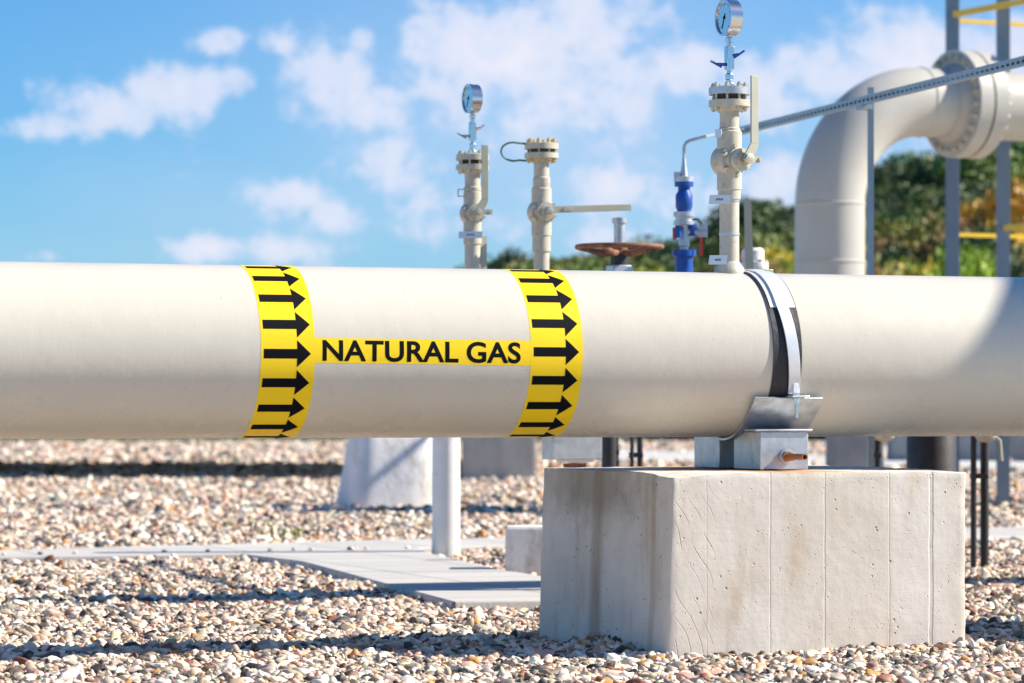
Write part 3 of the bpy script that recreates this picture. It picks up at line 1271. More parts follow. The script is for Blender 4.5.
SPN = Vector((0.50, -0.80, 0.0)).normalized()     # spindle direction, towards camera and right


def gauge_riser(base, label, near, SPN=Vector((0.50, -0.80, 0.0)).normalized()):
    """2 inch riser with ball valve, blind flange pair, block valve and gauge. Heights from the pipe crown."""
    r = thing('gauge_riser', base, label, 'gauge riser', 'gauge risers on the pipes')
    b = Vector(base)
    mb = MB()
    mb.lathe(b - Z * 0.02, Z, [(0, 0.052), (0.02, 0.050), (0.035, 0.045), (0.05, 0.034), (0.055, 0.031)], 28)
    mb.build('weld_collar', 'fitting', r)
    mb = MB()
    mb.lathe(b, Z, [(0, 0.0305), (0.225, 0.0305), (0.228, 0.035), (0.272, 0.036), (0.275, 0.031), (0.43, 0.031), (0.434, 0.034), (0.446, 0.034), (0.45, 0.030), (0.515, 0.030)], 28)
    mb.build('riser_pipe', 'fitting', r)
    vz = 0.347
    valve_body(r, b + Z * vz, SPN, 1.1 if near else 1.0)
    # flanges
    lo_ = MB()
    lo_.lathe(b + Z * 0.50, Z, [(0, 0.036), (0.012, 0.045), (0.014, 0.064), (0.034, 0.064), (0.036, 0.05)], 36)
    f1 = lo_.build('flange', 'fitting', r)
    mb = MB()
    mb.lathe(b + Z * 0.537, Z, [(0, 0.045), (0.014, 0.045)], 28)
    mb.build('gasket', 'gasket', f1)
    up_ = MB()
    up_.lathe(b + Z * 0.551, Z, [(0, 0.064), (0.022, 0.064), (0.024, 0.06)], 36)
    up_.build('flange', 'galv' if near else 'fitting', r)
    bolts_ring(f1, b, 0.050, 8, 0.0088, 0.514, 0.574, 'bolt')
    # block valve
    mb = MB()
    mb.lathe(b + Z * 0.575, Z, [(0, 0.016), (0.012, 0.016), (0.014, 0.011), (0.022, 0.011), (0.024, 0.0145), (0.04, 0.0145), (0.042, 0.009), (0.055, 0.009)], 6)
    mb.box(b + Z * 0.665, (0.024, 0.024, 0.072), (A, M, Z))
    mb.lathe(b + Z * 0.70, Z, [(0, 0.009), (0.012, 0.009), (0.013, 0.012), (0.028, 0.012), (0.03, 0.008), (0.05, 0.008)], 12)
    bv = mb.build('block_valve', 'chrome', r, bevel=0.001)
    for di, zz, ln in ((Vector((-0.95, -0.3, 0)), 0.645, 0.03), (Vector((0.9, -0.42, 0.1)), 0.672, 0.02)):
        di = di.normalized()
        mb = MB()
        p = b + Z * zz + di * 0.012
        mb.cyl(p, p + di * ln, 0.005, n=10)
        e = p + di * ln
        s_ = (Z * 0.45 + di * 0.9).normalized()
        mb.cyl(e - s_ * 0.018, e + s_ * 0.022, 0.0035, n=8)
        mb.build('valve_handle', 'blue' if near else 'chrome', bv)
    pressure_gauge(r, b + Z * 0.790, Vector((-0.92, -0.40, 0)))
    # lever of the ball valve, bent upwards
    side = Vector((SPN.y, -SPN.x, 0)) * -1
    lp = b + Z * vz + SPN * 0.092
    mb = MB()
    r_ = side.normalized()
    lx = 0.020
    mb.prism([lp - r_ * 0.012 - Z * 0.012, lp + r_ * 0.014 - Z * 0.012, lp + r_ * (lx + 0.020) + Z * 0.04, lp + r_ * (lx + 0.020) + Z * 0.05,
              lp + r_ * (lx - 0.007) + Z * 0.05, lp - r_ * 0.012 + Z * 0.012], SPN * 0.006)
    mb.box(lp + r_ * (lx + 0.0065) + Z * 0.153 + SPN * 0.003, (0.027, 0.007, 0.208), (r_, SPN, Z))
    mb.build('lever', 'lever', r, bevel=0.001)
    mb = MB()
    mb.box(lp + r_ * 0.035 + Z * 0.0, (0.042, 0.005, 0.02), (r_, SPN, Z))
    mb.lathe(lp + r_ * 0.047 - SPN * 0.001, SPN, [(0, 0.006), (0.009, 0.006)], 8)
    mb.build('lock_plate', 'lever', r)
    nd = Vector((-0.2, -1, 0)).normalized()
    if near:
        name_plate(r, b + Z * 0.225 - A * 0.028 + nd * 0.034, 0.064, 0.028, Vector((1, -0.15, 0)), 0.1)
        name_plate(r, b + Z * 0.038 - A * 0.032 + nd * 0.045, 0.055, 0.029, Vector((1, -0.15, 0)), 0.12)
        name_plate(r, b + Z * 0.43 - A * 0.034 + nd * 0.02, 0.024, 0.026, Vector((0.8, -0.6, 0)), 0.0, False)
        for zz in (0.225, 0.43, 0.12):
            mb = MB()
            mb.lathe(b + Z * (zz - 0.004), Z, [(0, 0.0325), (0.008, 0.0325)], 24)
            mb.build('clamp_ring', 'galv', r)
    else:
        name_plate(r, b + Z * 0.262 + nd * 0.036, 0.092, 0.026, Vector((1, -0.1, 0)), 0.0)
        mb = MB()
        c = b + Z * 0.425 - A * 0.045
        for q in ((-.014, 0, .004, .03), (.014, 0, .004, .03), (0, .013, .03, .004), (0, -.013, .03, .004)):
            mb.box(c + A * q[0] + Z * q[1], (q[2], 0.004, q[3]), (A, M, Z))
        mb.build('wire_clip', 'bolt', r)
        mb = MB()
        mb.box(b + A * 0.045 + Z * 0.19, (0.026, 0.006, 0.14), (A, M, Z))
        mb.build('side_bar', 'lever', r)
    return r


V2 = 2.74      # offset of the second pipeline
SN = solve_s(730.5, rad(88))
gauge_riser(uv(SN, 0, PZ + PR), 'nearer and taller pressure gauge riser, standing on the big pipe beside the strap', True)
# second pipeline hidden behind the first one carries the other risers
def s_on(px, v, z=1.2):
    lo_, hi_ = -3.0, 6.0
    for _ in range(50):
        m_ = (lo_ + hi_) / 2
        if px_of(uv(m_, v, z))[0] < px:
            lo_ = m_
        else:
            hi_ = m_
    return (lo_ + hi_) / 2


t2 = thing('gas_pipeline', uv(0, V2, 0), 'second cream pipe running hidden close behind the big marked pipe', 'pipeline')
mb = MB()
UE = s_on(452, V2)
mb.lathe(uv(UE, V2, PZ), A, [(0, 0.05), (0.02, 0.16), (0.06, 0.23), (0.11, 0.25), (11, 0.25)], 72)
mb.build('pipe', 'farpipe', t2)
gauge_riser(uv(s_on(472.5, V2), V2, PZ + 0.245), 'farther pressure gauge riser with ball valve, left of the capped riser', False, Vector((0.24, -0.97, 0)).normalized())

# capped riser with horizontal lever
bb = uv(s_on(541.5, V2), V2, PZ + 0.245)
r = thing('capped_riser', bb, 'beige riser closed by a bolted blind flange, long valve lever pointing right', 'pipe riser')
mb = MB()
mb.lathe(bb, Z, [(0, 0.05), (0.03, 0.045), (0.05, 0.0305), (0.20, 0.0305), (0.204, 0.036), (0.28, 0.036), (0.284, 0.03), (0.44, 0.031), (0.445, 0.034), (0.49, 0.034), (0.495, 0.030), (0.56, 0.030)], 28)
mb.build('riser_pipe', 'fitting', r)
vzz = 0.357
valve_body(r, bb + Z * vzz, Vector((0.28, -0.96, 0)), 1.12)
mb = MB()
mb.lathe(bb + Z * 0.553, Z, [(0, 0.038), (0.012, 0.05), (0.014, 0.066), (0.034, 0.066), (0.036, 0.05)], 36)
f1 = mb.build('flange', 'fitting', r)
mb = MB()
mb.lathe(bb + Z * 0.590, Z, [(0, 0.055), (0.012, 0.055)], 28)
mb.build('gasket', 'gasket', f1)
mb = MB()
mb.lathe(bb + Z * 0.602, Z, [(0, 0.066), (0.022, 0.066), (0.024, 0.06)], 36)
mb.build('blind_flange', 'fitting', r)
bolts_ring(f1, bb, 0.051, 8, 0.0105, 0.567, 0.626, 'brassbolt', head=0.013)
sp_ = Vector((0.28, -0.96, 0)).normalized()
rt = Vector((0.96, 0.28, 0)).normalized()
lp = bb + Z * (vzz + 0.004) + sp_ * 0.10
mb = MB()
lu = (rt + Z * 0.045).normalized()
ld = lu.cross(sp_)
mb.box(lp + lu * 0.155, (0.36, 0.007, 0.026), (lu, sp_, ld))
mb.box(lp + lu * 0.075 + sp_ * 0.005, (0.035, 0.004, 0.015), (lu, sp_, ld))
mb.build('lever', 'lever', r, bevel=0.001)
mb = MB()
c = bb + Z * 0.59 - A * 0.064
pts = []
for i in range(25):
    a_ = rad(70 + 225 * i / 24)
    pts.append(c - A * 0.052 + A * (math.cos(a_) * 0.052) + Z * (math.sin(a_) * 0.036))
pts = [c + Z * 0.032] + pts + [c - Z * 0.034]
mb.tube(pts, 0.0038, 8)
mb.build('bonding_cable', 'green', r)
mb = MB()
mb.box(bb + Z * 0.10 - A * 0.04, (0.02, 0.004, 0.03), (A, M, Z))
mb.lathe(bb + Z * 0.096, Z, [(0, 0.033), (0.008, 0.033)], 20)
mb.build('clip', 'bolt', r)

# gate valve with rusty handwheel
hb = uv(s_on(619.5, V2), V2, PZ + 0.245)
ks = F / hb.y
hz = lambda py: ZC + (YH - py) / ks
r = thing('gate_valve', hb, 'gate valve with rusty brown spoked handwheel and grey spindle sleeve', 'valve')
wz = hz(247)
mb = MB()
R_w = 0.166
cen = Vector((hb.x, hb.y, wz))
ring = []
for i in range(49):
    a_ = 2 * math.pi * i / 48
    ring.append(cen + Vector((math.cos(a_) * R_w, math.sin(a_) * R_w, 0)))
mb.tube(ring, 0.0105, 12)
mb.lathe(cen - Z * 0.035, Z, [(0, 0.034), (0.04, 0.030), (0.048, 0.022)], 20)
for i in range(5):
    a_ = 2 * math.pi * i / 5 + 0.5
    di = Vector((math.cos(a_), math.sin(a_), 0))
    pts = [cen + di * 0.02 - Z * 0.022, cen + di * 0.06 - Z * 0.026, cen + di * 0.11 - Z * 0.014, cen + di * 0.16 - Z * 0.002]
    mb.tube(pts, [0.014, 0.013, 0.011, 0.009], 8)
mb.build('handwheel', 'rust', r)
mb = MB()
mb.lathe(cen + Z * 0.008, Z, [(0, 0.022), (0.085, 0.022), (0.086, 0.029), (0.106, 0.029), (0.107, 0.024)], 24)
mb.build('spindle_sleeve', 'galv', r)
mb = MB()
zb = hz(258)
mb.cyl(Vector((hb.x, hb.y, wz - 0.075)), Vector((hb.x, hb.y, wz - 0.03)), 0.036, n=24)
mb.build('hub', 'black', r)
mb = MB()
zt = wz - 0.072
mb.box(Vector((hb.x, hb.y, (hb.z + zt) / 2)), (0.085, 0.085, zt - hb.z), (A, M, Z))
mb.lathe(hb - Z * 0.02, Z, [(0, 0.09), (0.04, 0.09), (0.045, 0.06)], 24)
mb.build('yoke', 'galv', r, bevel=0.004)

# capped valve with upright lever, seen just right of the near riser
cb = uv(s_on(753, V2), V2, PZ + 0.245)
kc = F / cb.y
zf = lambda py: ZC + (YH - py) / kc
r = thing('capped_valve', cb, 'small white round-capped valve behind the strap with an upright flat lever', 'valve')
mb = MB()
mb.lathe(cb, Z, [(0, 0.05), (zf(272) - cb.z - 0.02, 0.05), (zf(272) - cb.z, 0.062), (zf(262.5) - cb.z, 0.062), (zf(262) - cb.z, 0.045),
                 (zf(251) - cb.z, 0.045), (zf(248) - cb.z, 0.036)], 28)
mb.build('valve_cap', 'white', r)
for i in range(6):
    a_ = i * math.pi / 3
    mb = MB()
    mb.lathe(Vector((cb.x + 0.054 * math.cos(a_), cb.y + 0.054 * math.sin(a_), zf(262.5))), Z, [(0, 0.008), (0.01, 0.008)], 6)
    mb.build('cap_bolt', 'bolt', r)
mb = MB()
mb.prism([at(744, 199, cb.y / K - 0.12), at(751, 199, cb.y / K - 0.12), at(754.5, 290, cb.y / K - 0.12), at(746, 290, cb.y / K - 0.12)], (0, 0.008, 0))
mb.box(at(750, 288, cb.y / K - 0.07), (0.03, 0.12, 0.03))
mb.build('lever', 'lever', r)
# earthing clamp and cable by the strap
eb = at(772, 271, 8.75)
r = thing('earthing_clamp', uv(solve_s(770, rad(89)), 0.03, PZ + PR), 'brass earthing clamp with black cable on the pipe crown right of the strap', 'cable clamp')
q0 = surf(solve_s(770, rad(88)), rad(97), PR)
mb = MB()
mb.box(q0 + Z * 0.008, (0.05, 0.02, 0.016), (A, M, Z))
mb.lathe(q0 + Z * 0.016 - A * 0.012, Z, [(0, 0.009), (0.008, 0.009)], 6)
mb.build('clamp', 'bolt', r, bevel=0.001)
mb = MB()
pts = [surf(solve_s(770, rad(88)) + 0.02 + 0.012 * i, rad(97 + 3.2 * i), PR + 0.010 - 0.0004 * i) for i in range(12)]
mb.tube(pts, 0.0045, 8)
mb.build('cable', 'rubber', r)

# ================================================================ blue valve stack
base = uv(s_on(684, V2), V2, PZ + 0.245)
d3 = base.y / K
k3 = F / base.y
z3 = lambda py: ZC + (YH - py) / k3 - (PZ + 0.245)
r = thing('blue_valve_stack', base, 'slim stack of bright blue valves with grey flanges and a thin conduit on top', 'valve stack')
w3 = lambda p: p / k3 / 2
mb = MB()
mb.lathe(base, Z, [(0, w3(18)), (z3(257), w3(18)), (z3(256), w3(24)), (z3(250), w3(24))], 24)
mb.build('lower_body', 'blue', r)
mb = MB()
mb.lathe(base + Z * z3(250), Z, [(0, w3(9)), (z3(247) - z3(250), w3(9)), (z3(246) - z3(250), w3(11)), (z3(226) - z3(250), w3(10))], 20)
mb.build('neck', 'galv', r)
mb = MB()
mb.lathe(at(678, 238, d3) - Vector((0, .03, 0)), Z, [(0, w3(7)), (z3(226) - z3(238), w3(7))], 14)
mb.lathe(at(692, 236, d3), Z, [(0, w3(10)), (z3(224) - z3(236), w3(10))], 14)
mb.build('side_body', 'blue', r)
mb = MB()
mb.lathe(base + Z * z3(225), Z, [(0, w3(21)), (z3(221) - z3(225), w3(21)), (z3(220.5) - z3(225), w3(17)), (z3(217) - z3(225), w3(17)), (z3(216.5) - z3(225), w3(21)), (z3(212) - z3(225), w3(21))], 24)
mb.build('flange', 'galv', r)
mb = MB()
mb.lathe(base + Z * z3(212), Z, [(0, w3(13)), (z3(207) - z3(212), w3(17)), (z3(195) - z3(212), w3(17)), (z3(191) - z3(212), w3(12)), (z3(187) - z3(212), w3(12)), (z3(186.5) - z3(212), w3(19)), (z3(182) - z3(212), w3(19))], 24)
mb.build('upper_body', 'blue', r)
mb = MB()
mb.lathe(base + Z * z3(182), Z, [(0, w3(20)), (z3(177) - z3(182), w3(20)), (z3(176) - z3(182), w3(8)), (z3(166) - z3(182), w3(5)), (z3(158) - z3(182), w3(3.5))], 20)
mb.box(at(677, 174.5, d3), (w3(12), w3(12), w3(10)))
mb.build('actuator_head', 'galv', r)
mb = MB()
mb.cyl(at(686, 232, d3), at(706, 232, d3), w3(9), n=14)
mb.box(at(703, 231, d3), (w3(18), w3(16), w3(24)))
mb.build('side_arm', 'galv', r)
mb = MB()
pts = [at(696 + 6 * math.cos(a_), 226 - 7 * math.sin(a_), d3) for a_ in [math.pi * i / 10 for i in range(11)]]
mb.tube([at(702, 232, d3)] + pts, 0.005, 6)
mb.build('hose_loop', 'rubber', r)
for (a_, b_) in ((at(701, 238, d3), at(700.5, 256, d3)), (at(674, 228, d3), at(674, 240, d3))):
    mb = MB()
    mb.box((a_ + b_) / 2 - Vector((0, .03, 0)), (0.014, 0.004, (a_ - b_).length))
    mb.build('red_ribbon', 'red', r)
TRZ = 2.06
mb = MB()
pts = [at(684, 160, d3), at(684, 150, d3), at(684.5, 146, d3), at(686.5, 142.5, d3), at(690, 140.5, d3), at(705, 136.5, d3), at(725, 132.8, d3 + 1.3), at(741, 130.2, 13.0)]
mb.tube(pts, 0.0065, 8)
mb.build('conduit', 'galv', r)

# ================================================================ cable tray on its post
p_l, p_r = Vector((1.10, 13.0 * K, TRZ)), Vector((1.98, 10.4 * K, TRZ))
dirT = (p_r - p_l).normalized()
nT = Vector((dirT.y, -dirT.x, 0))
if nT.y > 0:
    nT = -nT
pp = p_l + (p_r - p_l) * 0.478
r = thing('cable_tray', Vector((pp.x, pp.y, 0)), 'long perforated zinc cable tray sloping through the view on a slim post', 'cable tray')
mb = MB()
Ln = (p_r - p_l).length + 0.5
H_ = 0.036
# side web with slots: solid rails above and below and short bars between
mb.box(p_l + dirT * Ln / 2 + Z * (H_ / 2 - 0.005), (Ln, 0.002, 0.010), (dirT, nT, Z))
mb.box(p_l + dirT * Ln / 2 - Z * (H_ / 2 - 0.005), (Ln, 0.002, 0.010), (dirT, nT, Z))
nb = int(Ln / 0.05)
for i in range(nb):
    mb.box(p_l + dirT * (i + 0.5) * Ln / nb, (0.020, 0.0018, H_ - 0.02), (dirT, nT, Z))
mb.box(p_l + dirT * Ln / 2 - nT * 0.011 - Z * H_ / 2, (Ln, 0.02, 0.0015), (dirT, nT, Z))
mb.box(p_l + dirT * Ln / 2 - nT * 0.022, (Ln, 0.0015, H_), (dirT, nT, Z))
mb.build('tray', 'columnlight', r)
mb = MB()
mb.tube([p_l + dirT * (Ln * i / 12) - nT * 0.011 - Z * (0.004 + 0.004 * math.sin(i)) for i in range(13)], 0.007, 8)
mb.build('cable', 'rubber', r)
mb = MB()
pc0 = Vector((pp.x, pp.y, 0)) - nT * 0.05
mb.box(pc0 + Z * (TRZ / 2), (0.026, 0.026, TRZ + 0.12))
mb.box(pc0 - Z * 0.02, (0.12, 0.12, 0.008))
mb.box(Vector((pp.x, pp.y, TRZ - 0.028)) - nT * 0.02, (0.07, 0.05, 0.02), (dirT, nT, Z))
mb.build('post', 'columnlight', r)

# ================================================================ big elbow
E = Vector((math.sin(rad(64)), math.cos(rad(64)), 0))
eb = foot(830, 19.5)
EZ = ZC + (YH - 98) / (F / K / 19.5)
ER = 0.77
r = thing('elbow_pipe', eb, 'tall cream pipe bend turning right into a big bolted flange, behind the big pipe', 'pipe')
pts = [eb + Z * z_ for z_ in (1.0, 1.2, 1.4, 1.6, EZ - ER - 0.02)]
for i in range(0, 25):
    a_ = math.pi / 2 * i / 24
    pts.append(eb + Z * (EZ - ER + ER * math.sin(a_)) + E * (ER - ER * math.cos(a_)))
TF = 1.17
pts += [eb + Z * EZ + E * x_ for x_ in (ER + 0.07, TF - 0.16)]
mb = MB()
mb.tube(pts, 0.254, 64)
for z_ in (EZ - ER, EZ - ER - 0.42):
    mb.lathe(eb + Z * (z_ - 0.012), Z, [(0, 0.254), (0.006, 0.259), (0.018, 0.259), (0.024, 0.254)], 64, caps=False)
mb.lathe(eb + Z * EZ + E * (ER - 0.012), E, [(0, 0.254), (0.006, 0.259), (0.018, 0.259), (0.024, 0.254)], 64, caps=False)
mb.build('bend', 'farpipe', r)
fc = eb + Z * EZ + E * TF
mb = MB()
mb.lathe(fc - E * 0.20, E, [(0, 0.254), (0.05, 0.29), (0.075, 0.30), (0.077, 0.398), (0.19, 0.398), (0.192, 0.36)], 72)
fl1 = mb.build('flange', 'farpipe', r)
mb = MB()
mb.lathe(fc - E * 0.008, E, [(0, 0.395), (0.014, 0.395)], 60)
mb.build('gasket', 'gasket', fl1)
mb = MB()
mb.lathe(fc + E * 0.006, E, [(0, 0.36), (0.002, 0.398), (0.115, 0.398), (0.117, 0.30), (0.14, 0.29), (0.20, 0.254)], 72)
mb.build('flange', 'farpipe', r)
bolts_ring(fl1, fc, 0.347, 24, 0.026, -0.123, 0.121, 'fitting', axis=E, head=0.032)
mb = MB()
mb.tube([fc + E * 0.2, fc + E * 3.0, fc + E * 6.5], 0.254, 56)
mb.build('straight_pipe', 'farpipe', r)
mb = MB()
mb.lathe(eb + Z * 0.98 - A * 1.6, A, [(0, 0.1), (0.05, 0.26), (0.12, 0.27), (7.0, 0.27)], 48)
mb.build('header', 'farpipe', r)

# ================================================================ steel platform
d5 = 21.25
c1 = foot(952.5, d5)
c2p = at(1002, 0, 21.0)
r = thing('steel_platform', c1, 'tall grey steel columns with yellow handrails behind the bolted flange', 'steel platform')


def hcol(mb, c, w, h):
    X, Y = Vector((0.98, -0.17, 0)), Vector((0.17, 0.98, 0))
    t_ = w * 0.11
    h += 0.1
    c = c - Z * 0.06
    mb.box(c + Z * h / 2 - Y * w / 2, (w, t_, h), (X, Y, Z))
    mb.box(c + Z * h / 2 + Y * w / 2, (w, t_, h), (X, Y, Z))
    mb.box(c + Z * h / 2, (t_ * 0.7, w - t_, h), (X, Y, Z))


for cc in (c1, Vector((c2p.x, 20.95 * K, 0)), Vector((c1.x + 1.6, 29.0, 0))):
    mb = MB()
    hcol(mb, cc, 0.105, 5.4)
    mb.build('column', 'column', r)
for zr in (ZC + (YH - 15.5) / (2690 / 21.2), ZC + (YH - 231) / (2690 / 21.2)):
    mb = MB()
    s0 = Vector((c1.x, 21.14 * K, zr)) if zr > 3 else Vector((c2p.x, 20.85 * K, zr))
    e0 = s0 + Vector((0.43, -0.88, 0)) * 1.9
    mb.box((s0 + e0) / 2, ((e0 - s0).length, 0.035, 0.045), ((e0 - s0).normalized(), (e0 - s0).normalized().cross(Z), Z))
    mb.build('handrail', 'yellowpaint', r)
    mb = MB()
    s0 = Vector((c1.x + 0.03, 21.33 * K, zr - 0.02))
    e0 = s0 + Vector((0.6, 0.30, 0)) * 2.0
    mb.box((s0 + e0) / 2, ((e0 - s0).length, 0.03, 0.03), ((e0 - s0).normalized(), (e0 - s0).normalized().cross(Z), Z))
    mb.build('handrail', 'yellowpaint', r)

# ================================================================ low things seen under the pipe
# white pole
pb = foot(446, 13.3)
r = thing('white_pole', pb, 'round white pole standing at the edge of the slab path', 'pole')
mb = MB()
mb.lathe(pb - Z * 0.05, Z, [(0, 0.070), (1.25, 0.069)], 32)
mb.build('shaft', 'white', r)
mb = MB()
mb.lathe(pb + Z * 1.2, Z, [(0, 0.074), (0.02, 0.074), (0.03, 0.05)], 32)
mb.build('cap', 'white', r)


def rough_block(name, corners_bottom, h, m, label, taper=0.0, bev=0.02, seg=3, sharp=40, cat='concrete block', group=None, lean=(0, 0)):
    c = sum((Vector(p) for p in corners_bottom), Vector()) / 4
    base = Vector((c.x, c.y, 0))
    bm = bmesh.new()
    vs = [bm.verts.new(Vector((p[0], p[1], -0.06)) - base) for p in corners_bottom]
    ts = [bm.verts.new((Vector((p[0], p[1], h)) - base) * 1.0) for p in corners_bottom]
    for v in ts:
        v.co.x = v.co.x * (1 - taper) + lean[0]
        v.co.y = v.co.y * (1 - taper) + lean[1]
    bm.faces.new(vs[::-1])
    bm.faces.new(ts)
    for i in range(4):
        j = (i + 1) % 4
        bm.faces.new((vs[i], vs[j], ts[j], ts[i]))
    bmesh.ops.bevel(bm, geom=bm.edges[:], offset=bev, segments=seg, affect='EDGES')
    bmesh.ops.subdivide_edges(bm, edges=bm.edges[:], cuts=5, use_grid_fill=True)
    for v in bm.verts:
        v.co += mnoise.noise_vector(v.co * 9 + base) * 0.004
    bmesh.ops.recalc_face_normals(bm, faces=bm.faces)
    me = bpy.data.meshes.new(name)
    bm.to_mesh(me)
    bm.free()
    me.polygons.foreach_set('use_smooth', [True] * len(me.polygons))
    me.set_sharp_from_angle(angle=rad(sharp))
    me.materials.append(MAT[m])
    ob = bpy.data.objects.new(name, me)
    ob.location = base
    col.objects.link(ob)
    return tag(ob, label, cat, group)


def quad(px0, px1, d, depth, ang=False):
    """footprint: front edge from px0 to px1 at distance d parallel to the pipes, going back by depth"""
    p0 = foot(px0, d)
    A, M = (Vector((1, 0, 0)), Vector((0, 1, 0))) if ang else (globals()['A'], globals()['M'])
    lo_, hi_ = 0.0, 8.0
    for _ in range(40):
        m_ = (lo_ + hi_) / 2
        if px_of(p0 + A * m_)[0] < px1:
            lo_ = m_
        else:
            hi_ = m_
    p1 = p0 + A * lo_
    return [p0, p1, p1 + M * depth, p0 + M * depth]


wp = foot(384, 20.0) + Vector((0, 0.3, 0))
mb = MB()
NS = 64
secs = [(-0.08, 1.05, 0), (0.02, 1.04, 0), (0.14, 1.01, 0.006), (0.28, 0.965, 0.018), (0.42, 0.92, 0.03), (0.50, 0.885, 0.036), (0.535, 0.85, 0.038), (0.555, 0.78, 0.038),
        (0.563, 0.60, 0.038), (0.566, 0.3, 0.038)]
vs, fs = [], []
for (z_, k_, ln_) in secs:
    for i in range(NS):
        a_ = 2 * math.pi * i / NS
        cx_, sx_ = math.cos(a_), math.sin(a_)
        ex = 0.42
        q_ = Vector((0.33 * k_ * math.copysign(abs(cx_) ** ex, cx_), 0.29 * k_ * math.copysign(abs(sx_) ** ex, sx_), z_))
        q_.rotate(Matrix.Rotation(rad(14), 3, 'Z'))
        q_ += mnoise.noise_vector(q_ * 5) * 0.012 + Vector((ln_, 0, 0))
        vs.append(wp + q_)
for k_ in range(len(secs) - 1):
    for i in range(NS):
        j = (i + 1) % NS
        fs.append((k_ * NS + i, k_ * NS + j, (k_ + 1) * NS + j, (k_ + 1) * NS + i))
fs.append(tuple((len(secs) - 1) * NS + i for i in range(NS)))
fs.append(tuple(range(NS))[::-1])
mb.add(vs, fs)
tag(mb.build('saddle_block', 'whiteconc', loc=wp, sharp=70), 'whitewashed concrete block with sloping side and rounded top, left of the white pole', 'concrete block')
# its rounded skirt of cement on the near side
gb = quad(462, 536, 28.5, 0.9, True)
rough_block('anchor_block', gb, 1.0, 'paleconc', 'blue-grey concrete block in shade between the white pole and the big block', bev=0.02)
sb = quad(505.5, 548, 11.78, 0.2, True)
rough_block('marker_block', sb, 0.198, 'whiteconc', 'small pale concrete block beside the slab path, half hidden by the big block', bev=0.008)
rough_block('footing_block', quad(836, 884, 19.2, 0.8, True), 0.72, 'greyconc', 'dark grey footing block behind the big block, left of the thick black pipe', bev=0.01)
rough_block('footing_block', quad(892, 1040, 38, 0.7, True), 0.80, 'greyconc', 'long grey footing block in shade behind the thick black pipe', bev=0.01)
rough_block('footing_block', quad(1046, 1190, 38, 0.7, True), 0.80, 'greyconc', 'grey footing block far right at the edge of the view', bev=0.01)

# support of the second pipe: painted box on a rusty-flanged post
s2 = s_on(571, V2 - 0.12, 0.6)
r = thing('pipe_stand', uv(s2, V2 - 0.12, 0), 'grey painted box stand with rusty flange under the second pipe', 'pipe stand')
kk = F / uv(s2, V2 - 0.12).y

z6 = lambda py: ZC + (YH - py) / kk
mb = MB()
mb.box(uv(s2 + 0.008, V2 - 0.11, (z6(459.5) + 0.66) / 2), (0.205, 0.12, 0.66 - z6(459.5)), (A, M, Z))
mb.build('box_head', 'galv', r, bevel=0.004)
mb = MB()
mb.box(uv(s2 + 0.02, V2 - 0.11, z6(459.5) - 0.005), (0.115, 0.10, 0.010), (A, M, Z))
mb.build('top_flange', 'white', r)
mb = MB()
mb.lathe(uv(s2 + 0.02, V2 - 0.11, -0.02), Z, [(0, 0.045), (z6(461) + 0.01, 0.045)], 20)
mb.build('post', 'rust', r)


# black twin posts with clamps
def twin_post(pxa, pxb, d, wa, wb_, zt, label, bars, grp='black twin posts behind the pipe'):
    pa, pb_ = foot(pxa, d), foot(pxb, d + 0.03)
    r = thing('pipe_prop', pa, label, 'post', grp)
    k = F / (d * K)
    for p, w in ((pa, wa), (pb_, wb_)):
        mb = MB()
        mb.lathe(p - Z * 0.05, Z, [(0, w / k / 2), (zt + 0.05, w / k / 2)], 18)
        mb.build('tube', 'black', r)
    for py in bars:
        zz = ZC + (YH - py) / k
        mb = MB()
        mb.box((pa + pb_) / 2 + Z * zz, (abs(pxb - pxa) / k + 0.03, 0.045, 0.024))
        mb.build('clamp', 'black', r, bevel=0.002)
    return r


twin_post(973.5, 984.5, 12.1, 6.0, 8.5, 0.62, 'pair of thin black tubes clamped together right of the big concrete block', [476])
twin_post(609, 616, 12.6, 15, 6, 0.62, 'black tube pair, thick one left, seen over the left end of the big block', [452, 463])
twin_post(632, 640, 12.9, 4, 6, 0.62, 'slim black tube pair seen between the tape band and the steel foot', [455])
twin_post(872, 878, 13.2, 4, 7, 0.60, 'black tube pair in front of the dark footing block', [455])
# small drain valves above the props
for px, d, hx, label in ((985, 12.1, 1000, 'beige drain valve with bent handle above the right black tubes'), (884, 13.2, 872, 'beige drain valve with drooping handle above the footing block')):
    p = at(px, 434.5, d)
    r = thing('drain_valve', p, label, 'valve')
    mb = MB()
    mb.sphere(p, 0.045, 16, 10, (1.2, 0.9, 0.8))
    mb.cyl(p, p + Z * 0.18, 0.02)
    mb.build('body', 'fitting', r)
    mb = MB()
    s_ = 1 if hx > px else -1
    q = at(hx - s_ * 4, 437.5, d)
    mb.tube([p, q, at(hx, 440.5, d), at(hx + s_ * 1.5, 461, d)], [0.008, 0.008, 0.008, 0.008], 8)
    mb.build('handle', 'lever', r)
# thick black pipe
bp0 = foot(931.5, 11.6)
r = thing('black_riser', bp0, 'thick black coated pipe dropping into the ground behind the big block', 'pipe')
mb = MB()
mb.lathe(bp0 - Z * 0.05, Z, [(0, 0.107), (0.74, 0.107), (0.76, 0.095), (1.0, 0.095)], 40)
mb.build('coated_pipe', 'black', r)
mb = MB()
mb.lathe(bp0 + Z * 0.62, Z, [(0, 0.112), (0.03, 0.112)], 40)
mb.build('collar', 'rubber', r)

